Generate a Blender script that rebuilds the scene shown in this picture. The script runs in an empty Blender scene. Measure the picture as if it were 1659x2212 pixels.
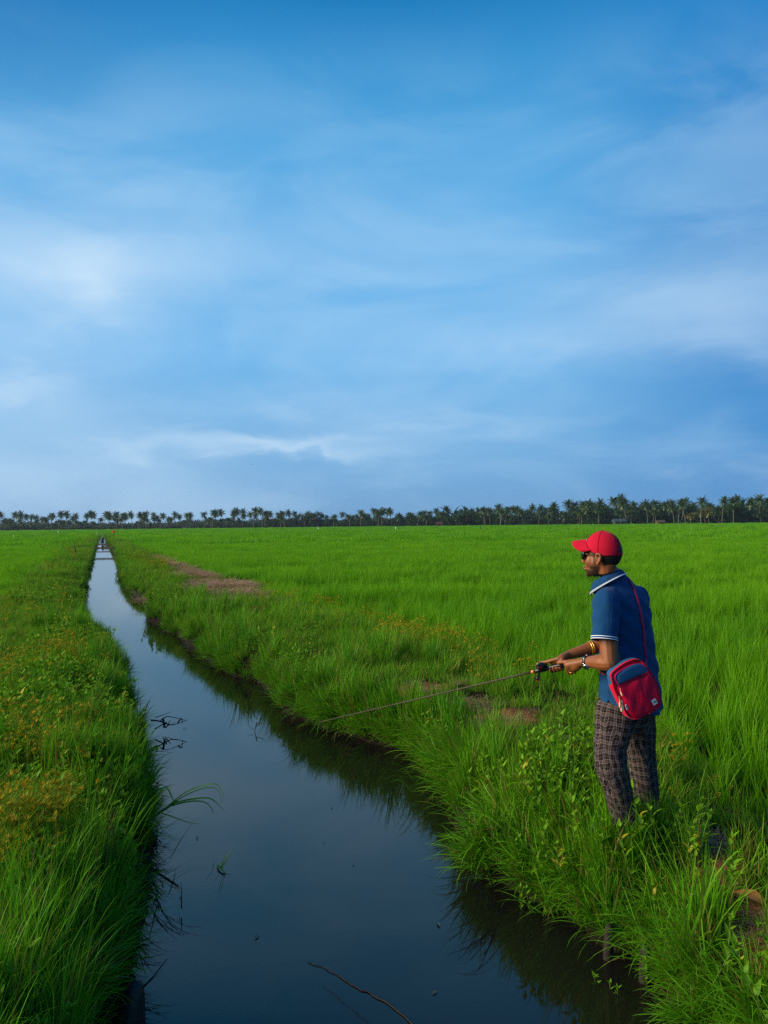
import bpy, bmesh, math, random
import numpy as np
from mathutils import Vector, Matrix, Euler, Quaternion
from mathutils.bvhtree import BVHTree

S = bpy.context.scene
COL = S.collection
rng = np.random.default_rng(7)
random.seed(7)
R = math.radians

def lin(*c):
    """sRGB 0..255 -> linear rgba"""
    o = []
    for v in c:
        v /= 255.0
        o.append(v / 12.92 if v <= 0.04045 else ((v + 0.055) / 1.055) ** 2.4)
    return (*o, 1.0)

# ------------------------------------------------------------------ camera
FOC, CX, CY = 1597.0, 829.5, 1106.0          # focal length and centre, in pixels of a 1659 x 2212 view
CAM_Z = 1.82
cam_d = bpy.data.cameras.new('camera')
cam = bpy.data.objects.new('camera', cam_d); COL.objects.link(cam)
cam_d.sensor_fit = 'VERTICAL'; cam_d.sensor_height = 36.0; cam_d.lens = FOC / 2212 * 36.0
cam_d.clip_start = 0.05; cam_d.clip_end = 6000
CM = Matrix.Translation((0, 0, CAM_Z)) @ (Matrix.Rotation(R(90) + math.atan(26 / FOC), 4, 'X') @ Matrix.Rotation(-0.0115, 4, 'Z'))
cam.matrix_world = CM
S.camera = cam
CR = CM.to_3x3()

def ray(px, py):
    return CR @ Vector(((px - CX) / FOC, -(py - CY) / FOC, -1.0))
def W(px, py, Y):
    d = ray(px, py); return Vector((0, 0, CAM_Z)) + d * (Y / d.y)
def G(px, py, z):
    d = ray(px, py); return Vector((0, 0, CAM_Z)) + d * ((z - CAM_Z) / d.z)

# ------------------------------------------------------------------ light
SUN_EL, SUN_AZ = R(24), R(-97)               # azimuth from +Y towards +X
S.view_settings.view_transform = 'Standard'
S.view_settings.look = 'None'
S.view_settings.gamma = 1.0
S.view_settings.exposure = 0.62
S.cycles.use_denoising = False; S.cycles.use_adaptive_sampling = False
S.cycles.max_bounces = 6; S.cycles.diffuse_bounces = 3; S.cycles.glossy_bounces = 3
S.cycles.transmission_bounces = 4; S.cycles.transparent_max_bounces = 6; S.cycles.volume_bounces = 0
S.cycles.sample_clamp_indirect = 2.5; S.cycles.sample_clamp_direct = 4
sun_d = bpy.data.lights.new('sun', 'SUN'); sun_d.energy = 4.2; sun_d.angle = R(38); sun_d.color = (1.0, 0.86, 0.62)
sun = bpy.data.objects.new('sun', sun_d); COL.objects.link(sun)
sdir = Vector((math.sin(SUN_AZ) * math.cos(SUN_EL), math.cos(SUN_AZ) * math.cos(SUN_EL), math.sin(SUN_EL)))
sun.rotation_euler = sdir.to_track_quat('Z', 'Y').to_euler()
sun.location = sdir * 50

# ------------------------------------------------------------------ node helper
class NT:
    def __init__(s, tree): s.t = tree; s.n = tree.nodes; s.l = tree.links
    def new(s, typ, **kw):
        n = s.n.new(typ)
        for k, v in kw.items(): setattr(n, k, v)
        return n
    def put(s, sock, v):
        if isinstance(v, bpy.types.NodeSocket): s.l.new(v, sock)
        elif v is not None: sock.default_value = v
    def math(s, op, a, b=None, c=None, clamp=False):
        n = s.new('ShaderNodeMath', operation=op); n.use_clamp = clamp
        s.put(n.inputs[0], a); s.put(n.inputs[1], b); s.put(n.inputs[2], c)
        return n.outputs[0]
    def mix(s, f, a, b, blend='MIX'):
        n = s.new('ShaderNodeMix', data_type='RGBA', blend_type=blend)
        s.put(n.inputs[0], f); s.put(n.inputs[6], a); s.put(n.inputs[7], b)
        return n.outputs[2]
    def noise(s, vec, scale, detail=4, rough=0.5, dist=0.0):
        n = s.new('ShaderNodeTexNoise'); s.put(n.inputs['Vector'], vec)
        n.inputs['Scale'].default_value = scale; n.inputs['Detail'].default_value = detail
        n.inputs['Roughness'].default_value = rough; n.inputs['Distortion'].default_value = dist
        return n.outputs['Fac']
    def ramp(s, f, stops, mode='LINEAR'):
        n = s.new('ShaderNodeValToRGB'); s.put(n.inputs[0], f); cr = n.color_ramp; cr.interpolation = mode
        while len(cr.elements) < len(stops): cr.elements.new(0.5)
        for e, (p, c) in zip(cr.elements, stops): e.position = p; e.color = c
        return n.outputs[0]
    def smooth(s, v, lo, hi):
        n = s.new('ShaderNodeMapRange', interpolation_type='SMOOTHSTEP')
        s.put(n.inputs[0], v); n.inputs[1].default_value = lo; n.inputs[2].default_value = hi
        return n.outputs[0]

def gray(v): return (v, v, v, 1)

# ------------------------------------------------------------------ sky
wd = bpy.data.worlds.new('World'); S.world = wd; wd.use_nodes = True
wd.node_tree.nodes.clear(); w = NT(wd.node_tree)
def azel(px, py):
    d = ray(px, py).normalized(); return math.atan2(d.x, d.y), math.asin(d.z)
def build_sky():
    tc = w.new('ShaderNodeTexCoord'); sep = w.new('ShaderNodeSeparateXYZ'); w.l.new(tc.outputs['Generated'], sep.inputs[0])
    X, Y, Z = sep.outputs
    el = w.math('ARCSINE', Z); az = w.math('ARCTAN2', X, Y)
    sky = w.new('ShaderNodeTexSky', sky_type='NISHITA'); sky.sun_disc = False
    sky.sun_elevation = SUN_EL; sky.sun_rotation = SUN_AZ
    f = w.math('DIVIDE', el, R(60), clamp=True)
    stops = [(0, (92, 146, 195)), (3, (98, 156, 206)), (7, (104, 166, 215)), (13, (104, 174, 226)), (20, (98, 171, 224)),
             (27, (80, 161, 216)), (32, (52, 142, 201)), (36, (14, 116, 180)), (60, (18, 92, 158))]
    base = w.ramp(f, [(d / 60, lin(*c)) for d, c in stops])
    # lens vignette painted into the sky colour: deeper blue towards the right
    east = w.smooth(az, R(9), R(30))
    base = w.mix(w.math('MULTIPLY', east, 0.82), base, lin(24, 120, 190))
    top_left_falloff = w.math('MULTIPLY', w.smooth(w.math('MULTIPLY', az, -1.0), R(10), R(30)), w.smooth(el, R(22), R(36)))
    base = w.mix(w.math('MULTIPLY', top_left_falloff, .6), base, lin(12, 100, 168))  # vignette of the upper left corner, also painted into the sky colour
    comb = w.new('ShaderNodeCombineXYZ'); w.l.new(w.math('MULTIPLY', az, 2.2), comb.inputs[0]); w.l.new(w.math('MULTIPLY', el, 6.0), comb.inputs[1])
    n1 = w.noise(comb.outputs[0], 1.3, 6, 0.55, 0.6)
    n2 = w.noise(comb.outputs[0], 3.4, 5, 0.5, 0.6)
    comb2 = w.new('ShaderNodeCombineXYZ'); w.l.new(w.math('MULTIPLY', az, 1.6), comb2.inputs[0]); w.l.new(w.math('MULTIPLY', el, 8.0), comb2.inputs[1])
    n3 = w.noise(comb2.outputs[0], 1.5, 4, 0.45, 0.4)
    da = w.math('MULTIPLY', w.math('SUBTRACT', n1, 0.5), 0.22)
    de = w.math('MULTIPLY', w.math('SUBTRACT', n2, 0.5), 0.10)
    az2 = w.math('ADD', az, da); el2 = w.math('ADD', el, de)
    total = None
    for px, py, rx, ry, s in [(110, 570, 240, 95, .62), (225, 610, 60, 60, .36), (15, 850, 75, 36, .50), (0, 720, 260, 130, .30), (60, 900, 260, 60, .30), (80, 1030, 460, 90, .34),
                              (520, 958, 230, 22, .62), (690, 975, 170, 18, .36), (960, 915, 300, 24, .24), (640, 880, 170, 22, .16),
                              (1440, 660, 260, 110, .40), (1080, 740, 260, 70, .24), (700, 560, 420, 70, .16), (1560, 700, 140, 60, .2), (420, 500, 300, 120, .10)]:
        a, e = azel(px, py)
        u = w.math('DIVIDE', w.math('SUBTRACT', az2, a), rx / FOC); v = w.math('DIVIDE', w.math('SUBTRACT', el2, e), ry / FOC)
        q = w.math('ADD', w.math('MULTIPLY', u, u), w.math('MULTIPLY', v, v))
        g = w.math('MULTIPLY', w.math('EXPONENT', w.math('MULTIPLY', q, -1.0)), s)
        total = g if total is None else w.math('ADD', total, g)
    tex = w.math('ADD', 0.72, w.math('MULTIPLY', w.math('SUBTRACT', w.math('ADD', n2, n3), 0.9), .55))
    total = w.math('MULTIPLY', total, tex)
    wisps = w.math('MULTIPLY', w.smooth(w.math('ADD', w.math('MULTIPLY', n3, .6), w.math('MULTIPLY', n1, .5)), .48, .78), .18)
    lowband = w.math('SUBTRACT', 1.0, w.smooth(el, R(18), R(34)))
    total = w.math('ADD', total, w.math('MULTIPLY', wisps, lowband), clamp=True)
    col = w.mix(total, base, lin(196, 221, 242))
    col = w.mix(w.math('MULTIPLY', w.math('MULTIPLY', w.smooth(n1, .36, .66), .28), w.math('SUBTRACT', 1.0, w.smooth(el, R(24), R(36)))), col, lin(166, 206, 236))
    # a darker, bluer streak under the clouds
    dark = w.math('MULTIPLY', w.smooth(w.math('SUBTRACT', 1.0, n3), .46, .72), .13)
    col = w.mix(w.math('MULTIPLY', dark, lowband), col, lin(84, 156, 208))
    below = w.smooth(el, R(-4), R(-0.5))
    col = w.mix(below, lin(40, 55, 50), col)
    up = w.new('ShaderNodeMix', data_type='RGBA', blend_type='MULTIPLY'); up.inputs[0].default_value = 1; w.l.new(col, up.inputs[6]); up.inputs[7].default_value = (7.3, 7.3, 7.3, 1)
    up.clamp_result = False
    fin = w.mix(0.96, sky.outputs[0], up.outputs[2])
    bg = w.new('ShaderNodeBackground'); w.l.new(fin, bg.inputs[0]); bg.inputs[1].default_value = 0.1
    out = w.new('ShaderNodeOutputWorld'); w.l.new(bg.outputs[0], out.inputs[0])
build_sky()

# ------------------------------------------------------------------ materials
MATS = {}
def mat(name, build):
    m = bpy.data.materials.new(name); m.use_nodes = True; m.node_tree.nodes.clear()
    n = NT(m.node_tree); out = n.new('ShaderNodeOutputMaterial')
    sh = build(n)
    n.l.new(sh, out.inputs[0]); MATS[name] = m
    return m
def principled(n, color, rough=0.6, spec=0.3, metal=0.0, bump=None, bstr=0.3, bdist=0.01, **kw):
    b = n.new('ShaderNodeBsdfPrincipled'); n.put(b.inputs['Base Color'], color); n.put(b.inputs['Roughness'], rough)
    b.inputs['Specular IOR Level'].default_value = spec; b.inputs['Metallic'].default_value = metal
    for k, v in kw.items(): n.put(b.inputs[k], v)
    if bump is not None:
        bp = n.new('ShaderNodeBump'); bp.inputs['Strength'].default_value = bstr; bp.inputs['Distance'].default_value = bdist
        n.l.new(bump, bp.inputs['Height']); n.l.new(bp.outputs[0], b.inputs['Normal'])
    return b.outputs[0]
def objcoord(n): return n.new('ShaderNodeTexCoord').outputs['Object']
def pos(n): return n.new('ShaderNodeNewGeometry').outputs['Position']
def simple(name, c, rough=0.6, spec=0.3, metal=0.0, vary=0.25, scale=30):
    def b(n):
        v = n.noise(objcoord(n), scale, 4)
        col = n.mix(v, tuple(x * (1 - vary) for x in c[:3]) + (1,), tuple(min(1, x * (1 + vary)) for x in c[:3]) + (1,))
        return principled(n, col, rough, spec, metal, bump=v, bstr=.1, bdist=.002)
    return mat(name, b)

def blade_mat(name, roots, tips, trans=0.35, spec=0.010, patch=None, pscale=0.25):
    """grass: hue differs from tuft to tuft and in drifts over the ground; every blade runs from root colour to tip colour"""
    def b(n):
        at = n.new('ShaderNodeAttribute', attribute_name='t'); t = at.outputs['Fac']
        rnd = n.new('ShaderNodeObjectInfo').outputs['Random']
        ns = n.noise(pos(n), pscale, 4, .6)
        r2 = n.math('ADD', n.math('MULTIPLY', rnd, .55), n.math('MULTIPLY', n.smooth(ns, .3, .7), .45))
        a2 = n.new('ShaderNodeAttribute', attribute_name='v').outputs['Fac']
        r2 = n.math('ADD', n.math('MULTIPLY', r2, .6), n.math('MULTIPLY', a2, .4))
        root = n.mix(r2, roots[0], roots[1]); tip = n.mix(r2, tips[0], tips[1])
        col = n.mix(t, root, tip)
        if patch:
            dry = n.smooth(a2, patch[1], patch[1] + .04)
            col = n.mix(dry, col, patch[0])
        d = n.new('ShaderNodeBsdfDiffuse'); n.l.new(col, d.inputs[0])
        tr = n.new('ShaderNodeBsdfTranslucent'); n.l.new(n.mix(1.0, col, (1.0, 1.0, .55, 1), 'MULTIPLY'), tr.inputs[0])
        gl = n.new('ShaderNodeBsdfGlossy'); gl.inputs['Roughness'].default_value = .45; gl.inputs[0].default_value = (.8, .85, .8, 1)
        m1 = n.new('ShaderNodeMixShader'); m1.inputs[0].default_value = trans; n.l.new(d.outputs[0], m1.inputs[1]); n.l.new(tr.outputs[0], m1.inputs[2])
        m2 = n.new('ShaderNodeMixShader'); m2.inputs[0].default_value = spec; n.l.new(m1.outputs[0], m2.inputs[1]); n.l.new(gl.outputs[0], m2.inputs[2])
        return m2.outputs[0]
    return mat(name, b)
def C(r, g, b): return (r, g, b, 1)

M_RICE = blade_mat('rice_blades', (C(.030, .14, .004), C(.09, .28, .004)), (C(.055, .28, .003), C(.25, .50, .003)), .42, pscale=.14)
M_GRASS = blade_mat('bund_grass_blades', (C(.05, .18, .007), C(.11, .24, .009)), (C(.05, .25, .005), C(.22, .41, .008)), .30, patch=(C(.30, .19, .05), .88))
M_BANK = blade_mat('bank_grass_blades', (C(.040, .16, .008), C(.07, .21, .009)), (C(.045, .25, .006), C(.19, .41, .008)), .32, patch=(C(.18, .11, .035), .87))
M_SEDGE = blade_mat('sedge_blades', (C(.05, .15, .010), C(.09, .20, .012)), (C(.14, .28, .010), C(.28, .38, .012)), .3)
M_SEED = blade_mat('sedge_seed_heads', (C(.36, .22, .01), C(.50, .30, .012)), (C(.50, .31, .012), C(.62, .42, .02)), .2)
M_WEED = blade_mat('weed_leaves', (C(.07, .22, .010), C(.13, .30, .012)), (C(.10, .28, .008), C(.26, .43, .012)), .28, patch=(C(.45, .36, .03), .95))
M_STEM = simple('weed_stems', C(.10, .17, .03), .6, .2)
M_DRY = blade_mat('dry_straw', (C(.16, .085, .045), C(.34, .21, .12)), (C(.26, .15, .08), C(.55, .38, .24)), .1)
M_PALM = blade_mat('palm_fronds', (C(.022, .058, .018), C(.040, .085, .020)), (C(.030, .075, .020), C(.085, .12, .022)), .2, .05, pscale=.02)
M_PALMY = blade_mat('yellow_palm_fronds', (C(.12, .11, .02), C(.20, .16, .025)), (C(.18, .15, .022), C(.34, .24, .03)), .2, .05)
M_TREE = blade_mat('tree_leaves', (C(.016, .045, .014), C(.035, .075, .016)), (C(.024, .065, .016), C(.06, .105, .020)), .2, .05, pscale=.04)
M_TRUNK = simple('palm_trunk_bark', C(.16, .13, .10), .85, .1, scale=4)
M_SNAG = simple('wet_dark_twigs', C(.012, .010, .008), .5, .3)
M_WOOD = simple('weathered_plank', C(.15, .085, .05), .8, .15, scale=8)
M_DARKWOOD = simple('dark_post_wood', C(.02, .018, .016), .8, .15)
M_STAKE = simple('grey_stake_wood', C(.028, .023, .019), .85, .1)

# ------------------------------------------------------------------ mesh helpers
class MB:
    def __init__(s): s.v = []; s.f = []; s.m = []; s.t = []; s.b = []
    def add(s, vs, fs, mi=0, t=None, b=0.0):
        o = len(s.v); s.v.extend([tuple(p) for p in vs]); s.f.extend([tuple(i + o for i in f) for f in fs]); s.m.extend([mi] * len(fs))
        s.t.extend(t if t is not None else [0.0] * len(vs)); s.b.extend([b] * len(vs))
    def tube(s, P, Rr, n=10, ref=None, mi=0, cap=True, roll=0.0):
        P = [Vector(p) for p in P]; k = len(P)
        Rr = [(r, r) if not isinstance(r, (tuple, list)) else r for r in Rr]
        T = [(P[min(i + 1, k - 1)] - P[max(i - 1, 0)]).normalized() for i in range(k)]
        u = Vector(ref) if ref is not None else (Vector((0, 0, 1)) if abs(T[0].z) < .9 else Vector((1, 0, 0)))
        vs = []
        for i in range(k):
            u = (u - T[i] * u.dot(T[i])).normalized() if ref is None or i == 0 else (Vector(ref) - T[i] * Vector(ref).dot(T[i])).normalized()
            v = T[i].cross(u)
            for j in range(n):
                a = 2 * math.pi * j / n + roll
                vs.append(P[i] + u * (Rr[i][0] * math.cos(a)) + v * (Rr[i][1] * math.sin(a)))
        fs = [(i * n + j, i * n + (j + 1) % n, (i + 1) * n + (j + 1) % n, (i + 1) * n + j) for i in range(k - 1) for j in range(n)]
        if cap:
            fs.append(tuple(reversed(range(n)))); fs.append(tuple((k - 1) * n + j for j in range(n)))
        s.add(vs, fs, mi)
    def ell(s, c, r, rot=None, nu=16, nv=10, mi=0):
        c = Vector(c); rot = rot or Matrix.Identity(3); vs = []; fs = []
        vs.append(c + rot @ Vector((0, 0, r[2])))
        for i in range(1, nv):
            th = math.pi * i / nv
            for j in range(nu):
                ph = 2 * math.pi * j / nu
                vs.append(c + rot @ Vector((r[0] * math.sin(th) * math.cos(ph), r[1] * math.sin(th) * math.sin(ph), r[2] * math.cos(th))))
        vs.append(c + rot @ Vector((0, 0, -r[2])))
        for j in range(nu): fs.append((0, 1 + j, 1 + (j + 1) % nu))
        for i in range(nv - 2):
            for j in range(nu):
                a = 1 + i * nu + j; b = 1 + i * nu + (j + 1) % nu
                fs.append((a, a + nu, b + nu, b))
        L = len(vs) - 1
        for j in range(nu): fs.append((L, L - nu + (j + 1) % nu, L - nu + j))
        s.add(vs, fs, mi)
    def cone(s, p0, r0, p1, r1, n=12):
        """closed round cone: a limb segment with rounded ends"""
        p0, p1 = Vector(p0), Vector(p1); d = (p1 - p0).normalized()
        P = [p0 - d * r0 * .95, p0 - d * r0 * .6, p0, p1, p1 + d * r1 * .6, p1 + d * r1 * .95]
        s.tube(P, [r0 * .3, r0 * .8, r0, r1, r1 * .8, r1 * .3], n)
    def box(s, c, d, rot=None, mi=0):
        c = Vector(c); rot = rot or Matrix.Identity(3)
        vs = [c + rot @ Vector((x * d[0] / 2, y * d[1] / 2, z * d[2] / 2)) for x in (-1, 1) for y in (-1, 1) for z in (-1, 1)]
        s.add(vs, [(0, 1, 3, 2), (4, 6, 7, 5), (0, 4, 5, 1), (2, 3, 7, 6), (0, 2, 6, 4), (1, 5, 7, 3)], mi)
    def mesh(s, name, mats, smooth=True, attrs=False):
        me = bpy.data.meshes.new(name); me.from_pydata(s.v, [], s.f)
        for m in (mats if isinstance(mats, (list, tuple)) else [mats]): me.materials.append(m)
        if any(s.m): me.polygons.foreach_set('material_index', s.m)
        if smooth: me.polygons.foreach_set('use_smooth', [True] * len(s.f))
        if attrs:
            a = me.attributes.new('t', 'FLOAT', 'POINT'); a.data.foreach_set('value', s.t)
            a = me.attributes.new('v', 'FLOAT', 'POINT'); a.data.foreach_set('value', s.b)
        me.update(); return me
    def obj(s, name, mats, parent=None, smooth=True, attrs=False, loc=None):
        return link(name, s.mesh(name, mats, smooth, attrs), parent, loc)

def link(name, me, parent=None, loc=None):
    o = bpy.data.objects.new(name, me); COL.objects.link(o)
    if parent is not None: o.parent = parent
    if loc is not None: o.location = loc
    return o
def tag(o, label=None, cat=None, group=None, kind=None):
    if label: o['label'] = label
    if cat: o['category'] = cat
    if group: o['group'] = group
    if kind: o['kind'] = kind
    return o
def thing(name, loc, label, cat, group=None, rz=0.0):
    o = bpy.data.objects.new(name, None); COL.objects.link(o); o.location = loc; o.rotation_euler = (0, 0, rz)
    o.empty_display_size = .1
    return tag(o, label, cat, group)
def copy_thing(o, loc, rz=0.0, sc=1.0, label=None):
    c = o.copy(); COL.objects.link(c); c.location = loc; c.rotation_euler = (0, 0, rz)
    c.scale = sc if isinstance(sc, (tuple, Vector)) else (sc, sc, sc)
    if label: c['label'] = label
    for ch in o.children:
        d = ch.copy(); COL.objects.link(d); d.parent = c
    return c

# value noise for numpy
_perm = np.random.default_rng(3).random((256, 256))
def vnoise(x, y):
    x = np.asarray(x, float); y = np.asarray(y, float)
    xi = np.floor(x).astype(int); yi = np.floor(y).astype(int); fx = x - xi; fy = y - yi
    fx = fx * fx * (3 - 2 * fx); fy = fy * fy * (3 - 2 * fy)
    g = lambda i, j: _perm[(xi + i) % 256, (yi + j) % 256]
    return (g(0, 0) * (1 - fx) + g(1, 0) * fx) * (1 - fy) + (g(0, 1) * (1 - fx) + g(1, 1) * fx) * fy
def fbm(x, y): return (vnoise(x, y) + .5 * vnoise(x * 2.1 + 7, y * 2.1 + 3) + .25 * vnoise(x * 4.3 + 1, y * 4.3 + 9)) / 1.75

# ------------------------------------------------------------------ the lie of the land
WATER = -0.50
_lp = [(290, 2212), (298, 2090), (304, 2000), (318, 1900), (324, 1800), (322, 1700), (324, 1590), (308, 1530), (296, 1490), (262, 1420), (212, 1385), (193, 1330), (189, 1290), (196, 1245), (207, 1200), (213, 1172), (215, 1160)]
_rp = [(1450, 2212), (1385, 2124), (1297, 2048), (1186, 1981), (1070, 1937), (1030, 1900), (1000, 1830), (972, 1761), (930, 1723), (892, 1677), (841, 1617), (663, 1575), (608, 1550), (548, 1483), (447, 1445), (404, 1399), (358, 1370), (322, 1349), (304, 1331), (303, 1300), (262, 1277), (251, 1223), (247, 1206), (236, 1185), (230, 1172), (226, 1160)]
_L = sorted([(p.y, p.x) for p in (G(a, b, WATER) for a, b in _lp)])
_Rr = sorted([(p.y, p.x) for p in (G(a, b, WATER) for a, b in _rp)])
LY = np.array([-20] + [a for a, _ in _L] + [2000]); LX = np.array([4.5] + [b for _, b in _L] + [_L[-1][1] - (2000 - _L[-1][0]) * .387])
RY = np.array([-20] + [a for a, _ in _Rr] + [2000]); RX = np.array([9.5] + [b for _, b in _Rr] + [_Rr[-1][1] - (2000 - _Rr[-1][0]) * .385])
def XL(Y): return np.interp(Y, LY, LX) + (vnoise(np.asarray(Y) * 2.3, 5.0) - .5) * .30 + (vnoise(np.asarray(Y) * 6.7, 15.0) - .5) * .20 - np.interp(Y, [0, 3, 5, 9, 20, 60], [.22, .20, .13, .17, .18, .15])
def XR(Y): return np.interp(Y, RY, RX) + (vnoise(np.asarray(Y) * 2.6, 9.0) - .5) * .22 + (vnoise(np.asarray(Y) * 6.1, 19.0) - .5) * .16 + np.interp(Y, [0, 3, 6, 9, 20, 60], [.07, .09, .10, .18, .20, .15])
def WR(Y): return np.interp(Y, [0, 3.2, 4.3, 6.1, 8, 10.8, 20, 26, 40, 80, 200], [1.35, 1.4, 1.5, 1.7, 2.3, 2.9, 3.1, 3.2, 2.4, 1.9, 1.6])
def WL(Y): return np.interp(Y, [0, 5, 10, 30, 80, 200], [2.6, 2.3, 2.1, 2.1, 1.8, 1.5])
CANAL_END = 190.0
PADDY = -0.22
def bank_profile(t):   # height against distance from the water's edge
    return np.interp(t, [-.6, 0, .05, .16, .35, .6, 1.0], [-.95, -.56, -.40, -.20, -.09, -.02, 0.0])
def height(X, Y):
    X = np.asarray(X, float); Y = np.asarray(Y, float)
    xl, xr = XL(Y), XR(Y)
    dR = (X - xr) * .94; dL = (xl - X) * .94
    d = np.maximum(dR, dL)
    z = bank_profile(d)
    wid = np.where(dR > dL, WR(Y), WL(Y)) * .94
    k = np.clip((d - wid + .15) / .5, 0, 1); k = k * k * (3 - 2 * k)
    z = np.where(d > .6, z * (1 - k) + PADDY * k, z)
    bump = (fbm(X * 1.7, Y * 1.7) - .5) * .10 + (fbm(X * 6, Y * 6) - .5) * .05
    z = z + bump * np.clip(d / .25, 0.15, 1) * (1 - .6 * k)
    fade = np.clip((Y - CANAL_END) / 15, 0, 1)
    return z * (1 - fade) + PADDY * fade
def hz(x, y): return float(height(x, y))

# bare or dry spots on the bunds (world x, y, radius x, radius y, strength)
SPOTS = []
for px, py, rx, ry, s in [(1518, 1815, .13, .15, 1.1), (1560, 1868, .13, .12, 1.0), (1612, 1930, .12, .11, 1.1), (1655, 1990, .12, .12, 1.1), (1090, 1550, .38, .28, 1.0), (900, 1492, .36, .34, 1.0), (1215, 1605, .30, .22, .95),
                          (1040, 1520, .3, .25, .5), (478, 1270, .85, 1.8, 1.5), (425, 1243, .55, 2.6, 1.3), (520, 1289, .6, 1.1, 1.3), (385, 1222, .5, 3.6, 1.3), (350, 1208, .5, 4.0, 1.2), (480, 1300, .35, .7, .6), (300, 1265, .35, 1.2, .4)]:
    p = G(px, py, 0.0); SPOTS.append((p.x, p.y, rx, ry, s))
def bare(X, Y):
    X = np.asarray(X, float); Y = np.asarray(Y, float); o = np.zeros(np.broadcast(X, Y).shape)
    ca, sa = math.cos(.37), math.sin(.37)
    for x, y, rx, ry, s in SPOTS:
        dx, dy = X - x, Y - y
        u = dx * ca + dy * sa; v = -dx * sa + dy * ca
        o = np.maximum(o, s * np.exp(-((u / rx) ** 2 + (v / ry) ** 2)))
    return np.clip(o + (fbm(np.asarray(X) * 3, np.asarray(Y) * 3) - .5) * .5 * (o > .12), 0, 1)

def soil_mat(n):
    p = pos(n); a = n.noise(p, 9, 8, .65); b = n.noise(p, 60, 5, .6); c = n.noise(p, 1.2, 4)
    dirt = n.new('ShaderNodeAttribute', attribute_name='dirt').outputs['Fac']
    grn = n.new('ShaderNodeAttribute', attribute_name='green').outputs['Fac']
    mud = n.mix(a, C(.004, .0035, .0025), C(.020, .015, .009))
    dry = n.mix(n.math('ADD', n.math('MULTIPLY', a, .6), n.math('MULTIPLY', b, .5)), C(.045, .017, .006), C(.33, .14, .05))
    base = n.mix(n.smooth(dirt, .15, .6), mud, dry)
    turf = n.mix(n.noise(p, .35, 6, .6), C(.060, .21, .003), C(.16, .37, .003))
    base = n.mix(grn, base, turf)
    wetd = n.new('ShaderNodeSeparateXYZ'); n.l.new(p, wetd.inputs[0])
    wet = n.smooth(wetd.outputs[2], -.22, -.42)
    rough = n.math('SUBTRACT', .95, n.math('MULTIPLY', wet, .45))
    return principled(n, base, rough, .04, bump=n.math('ADD', n.math('MULTIPLY', a, 1.0), n.math('MULTIPLY', b, .4)), bstr=.8, bdist=.05)
M_SOIL = mat('soil', soil_mat)

def build_ground():
    ys = [-6.0]; st = .25
    while ys[-1] < 1480:
        y = ys[-1]
        st = .25 if y < 1.5 else (.055 if y < 7 else (.09 if y < 14 else max(.09, (y - 11) * .03)))
        ys.append(y + st)
    ys = np.array(ys)
    tr = np.array([0, .03, .06, .10, .15, .2, .27, .34, .42, .5] + list(np.arange(.58, 3.6, .09)) + [3.8, 4.1, 4.5, 5, 6, 7, 9, 12, 16, 22, 30, 45, 70, 110, 180, 300, 500, 900, 1500])
    cin = np.linspace(0, 1, 14)[1:-1]
    ncol = len(tr) * 2 + len(cin)
    Xs = np.zeros((len(ys), ncol)); Ys = np.repeat(ys[:, None], ncol, 1)
    xl, xr = XL(ys), XR(ys)
    Xs[:, :len(tr)] = xl[:, None] - tr[::-1][None]
    Xs[:, len(tr):len(tr) + len(cin)] = xl[:, None] + cin[None] * (xr - xl)[:, None]
    Xs[:, len(tr) + len(cin):] = xr[:, None] + tr[None]
    Z = height(Xs, Ys)
    nr = len(ys); idx = np.arange(nr * ncol).reshape(nr, ncol)
    F = np.stack([idx[:-1, :-1], idx[:-1, 1:], idx[1:, 1:], idx[1:, :-1]], -1).reshape(-1, 4)
    me = bpy.data.meshes.new('ground')
    V = np.stack([Xs, Ys, Z], -1).reshape(-1, 3)
    me.from_pydata(V.tolist(), [], F.tolist()); me.polygons.foreach_set('use_smooth', [True] * len(F))
    a = me.attributes.new('dirt', 'FLOAT', 'POINT'); a.data.foreach_set('value', bare(V[:, 0], V[:, 1]))
    # beyond some 60 m the rice closes over the soil completely
    dR = V[:, 0] - XR(V[:, 1]); dL = XL(V[:, 1]) - V[:, 0]
    fld = np.clip((np.maximum(dR - WR(V[:, 1]), dL - WL(V[:, 1]))) / .4, 0, 1)
    fld = np.where(V[:, 1] > CANAL_END + 10, 1, fld)
    g = fld * np.clip((V[:, 1] - 35) / 40, 0, 1)
    a = me.attributes.new('green', 'FLOAT', 'POINT'); a.data.foreach_set('value', g)
    me.materials.append(M_SOIL)
    return tag(link('ground', me), kind='structure')
build_ground()

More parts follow.
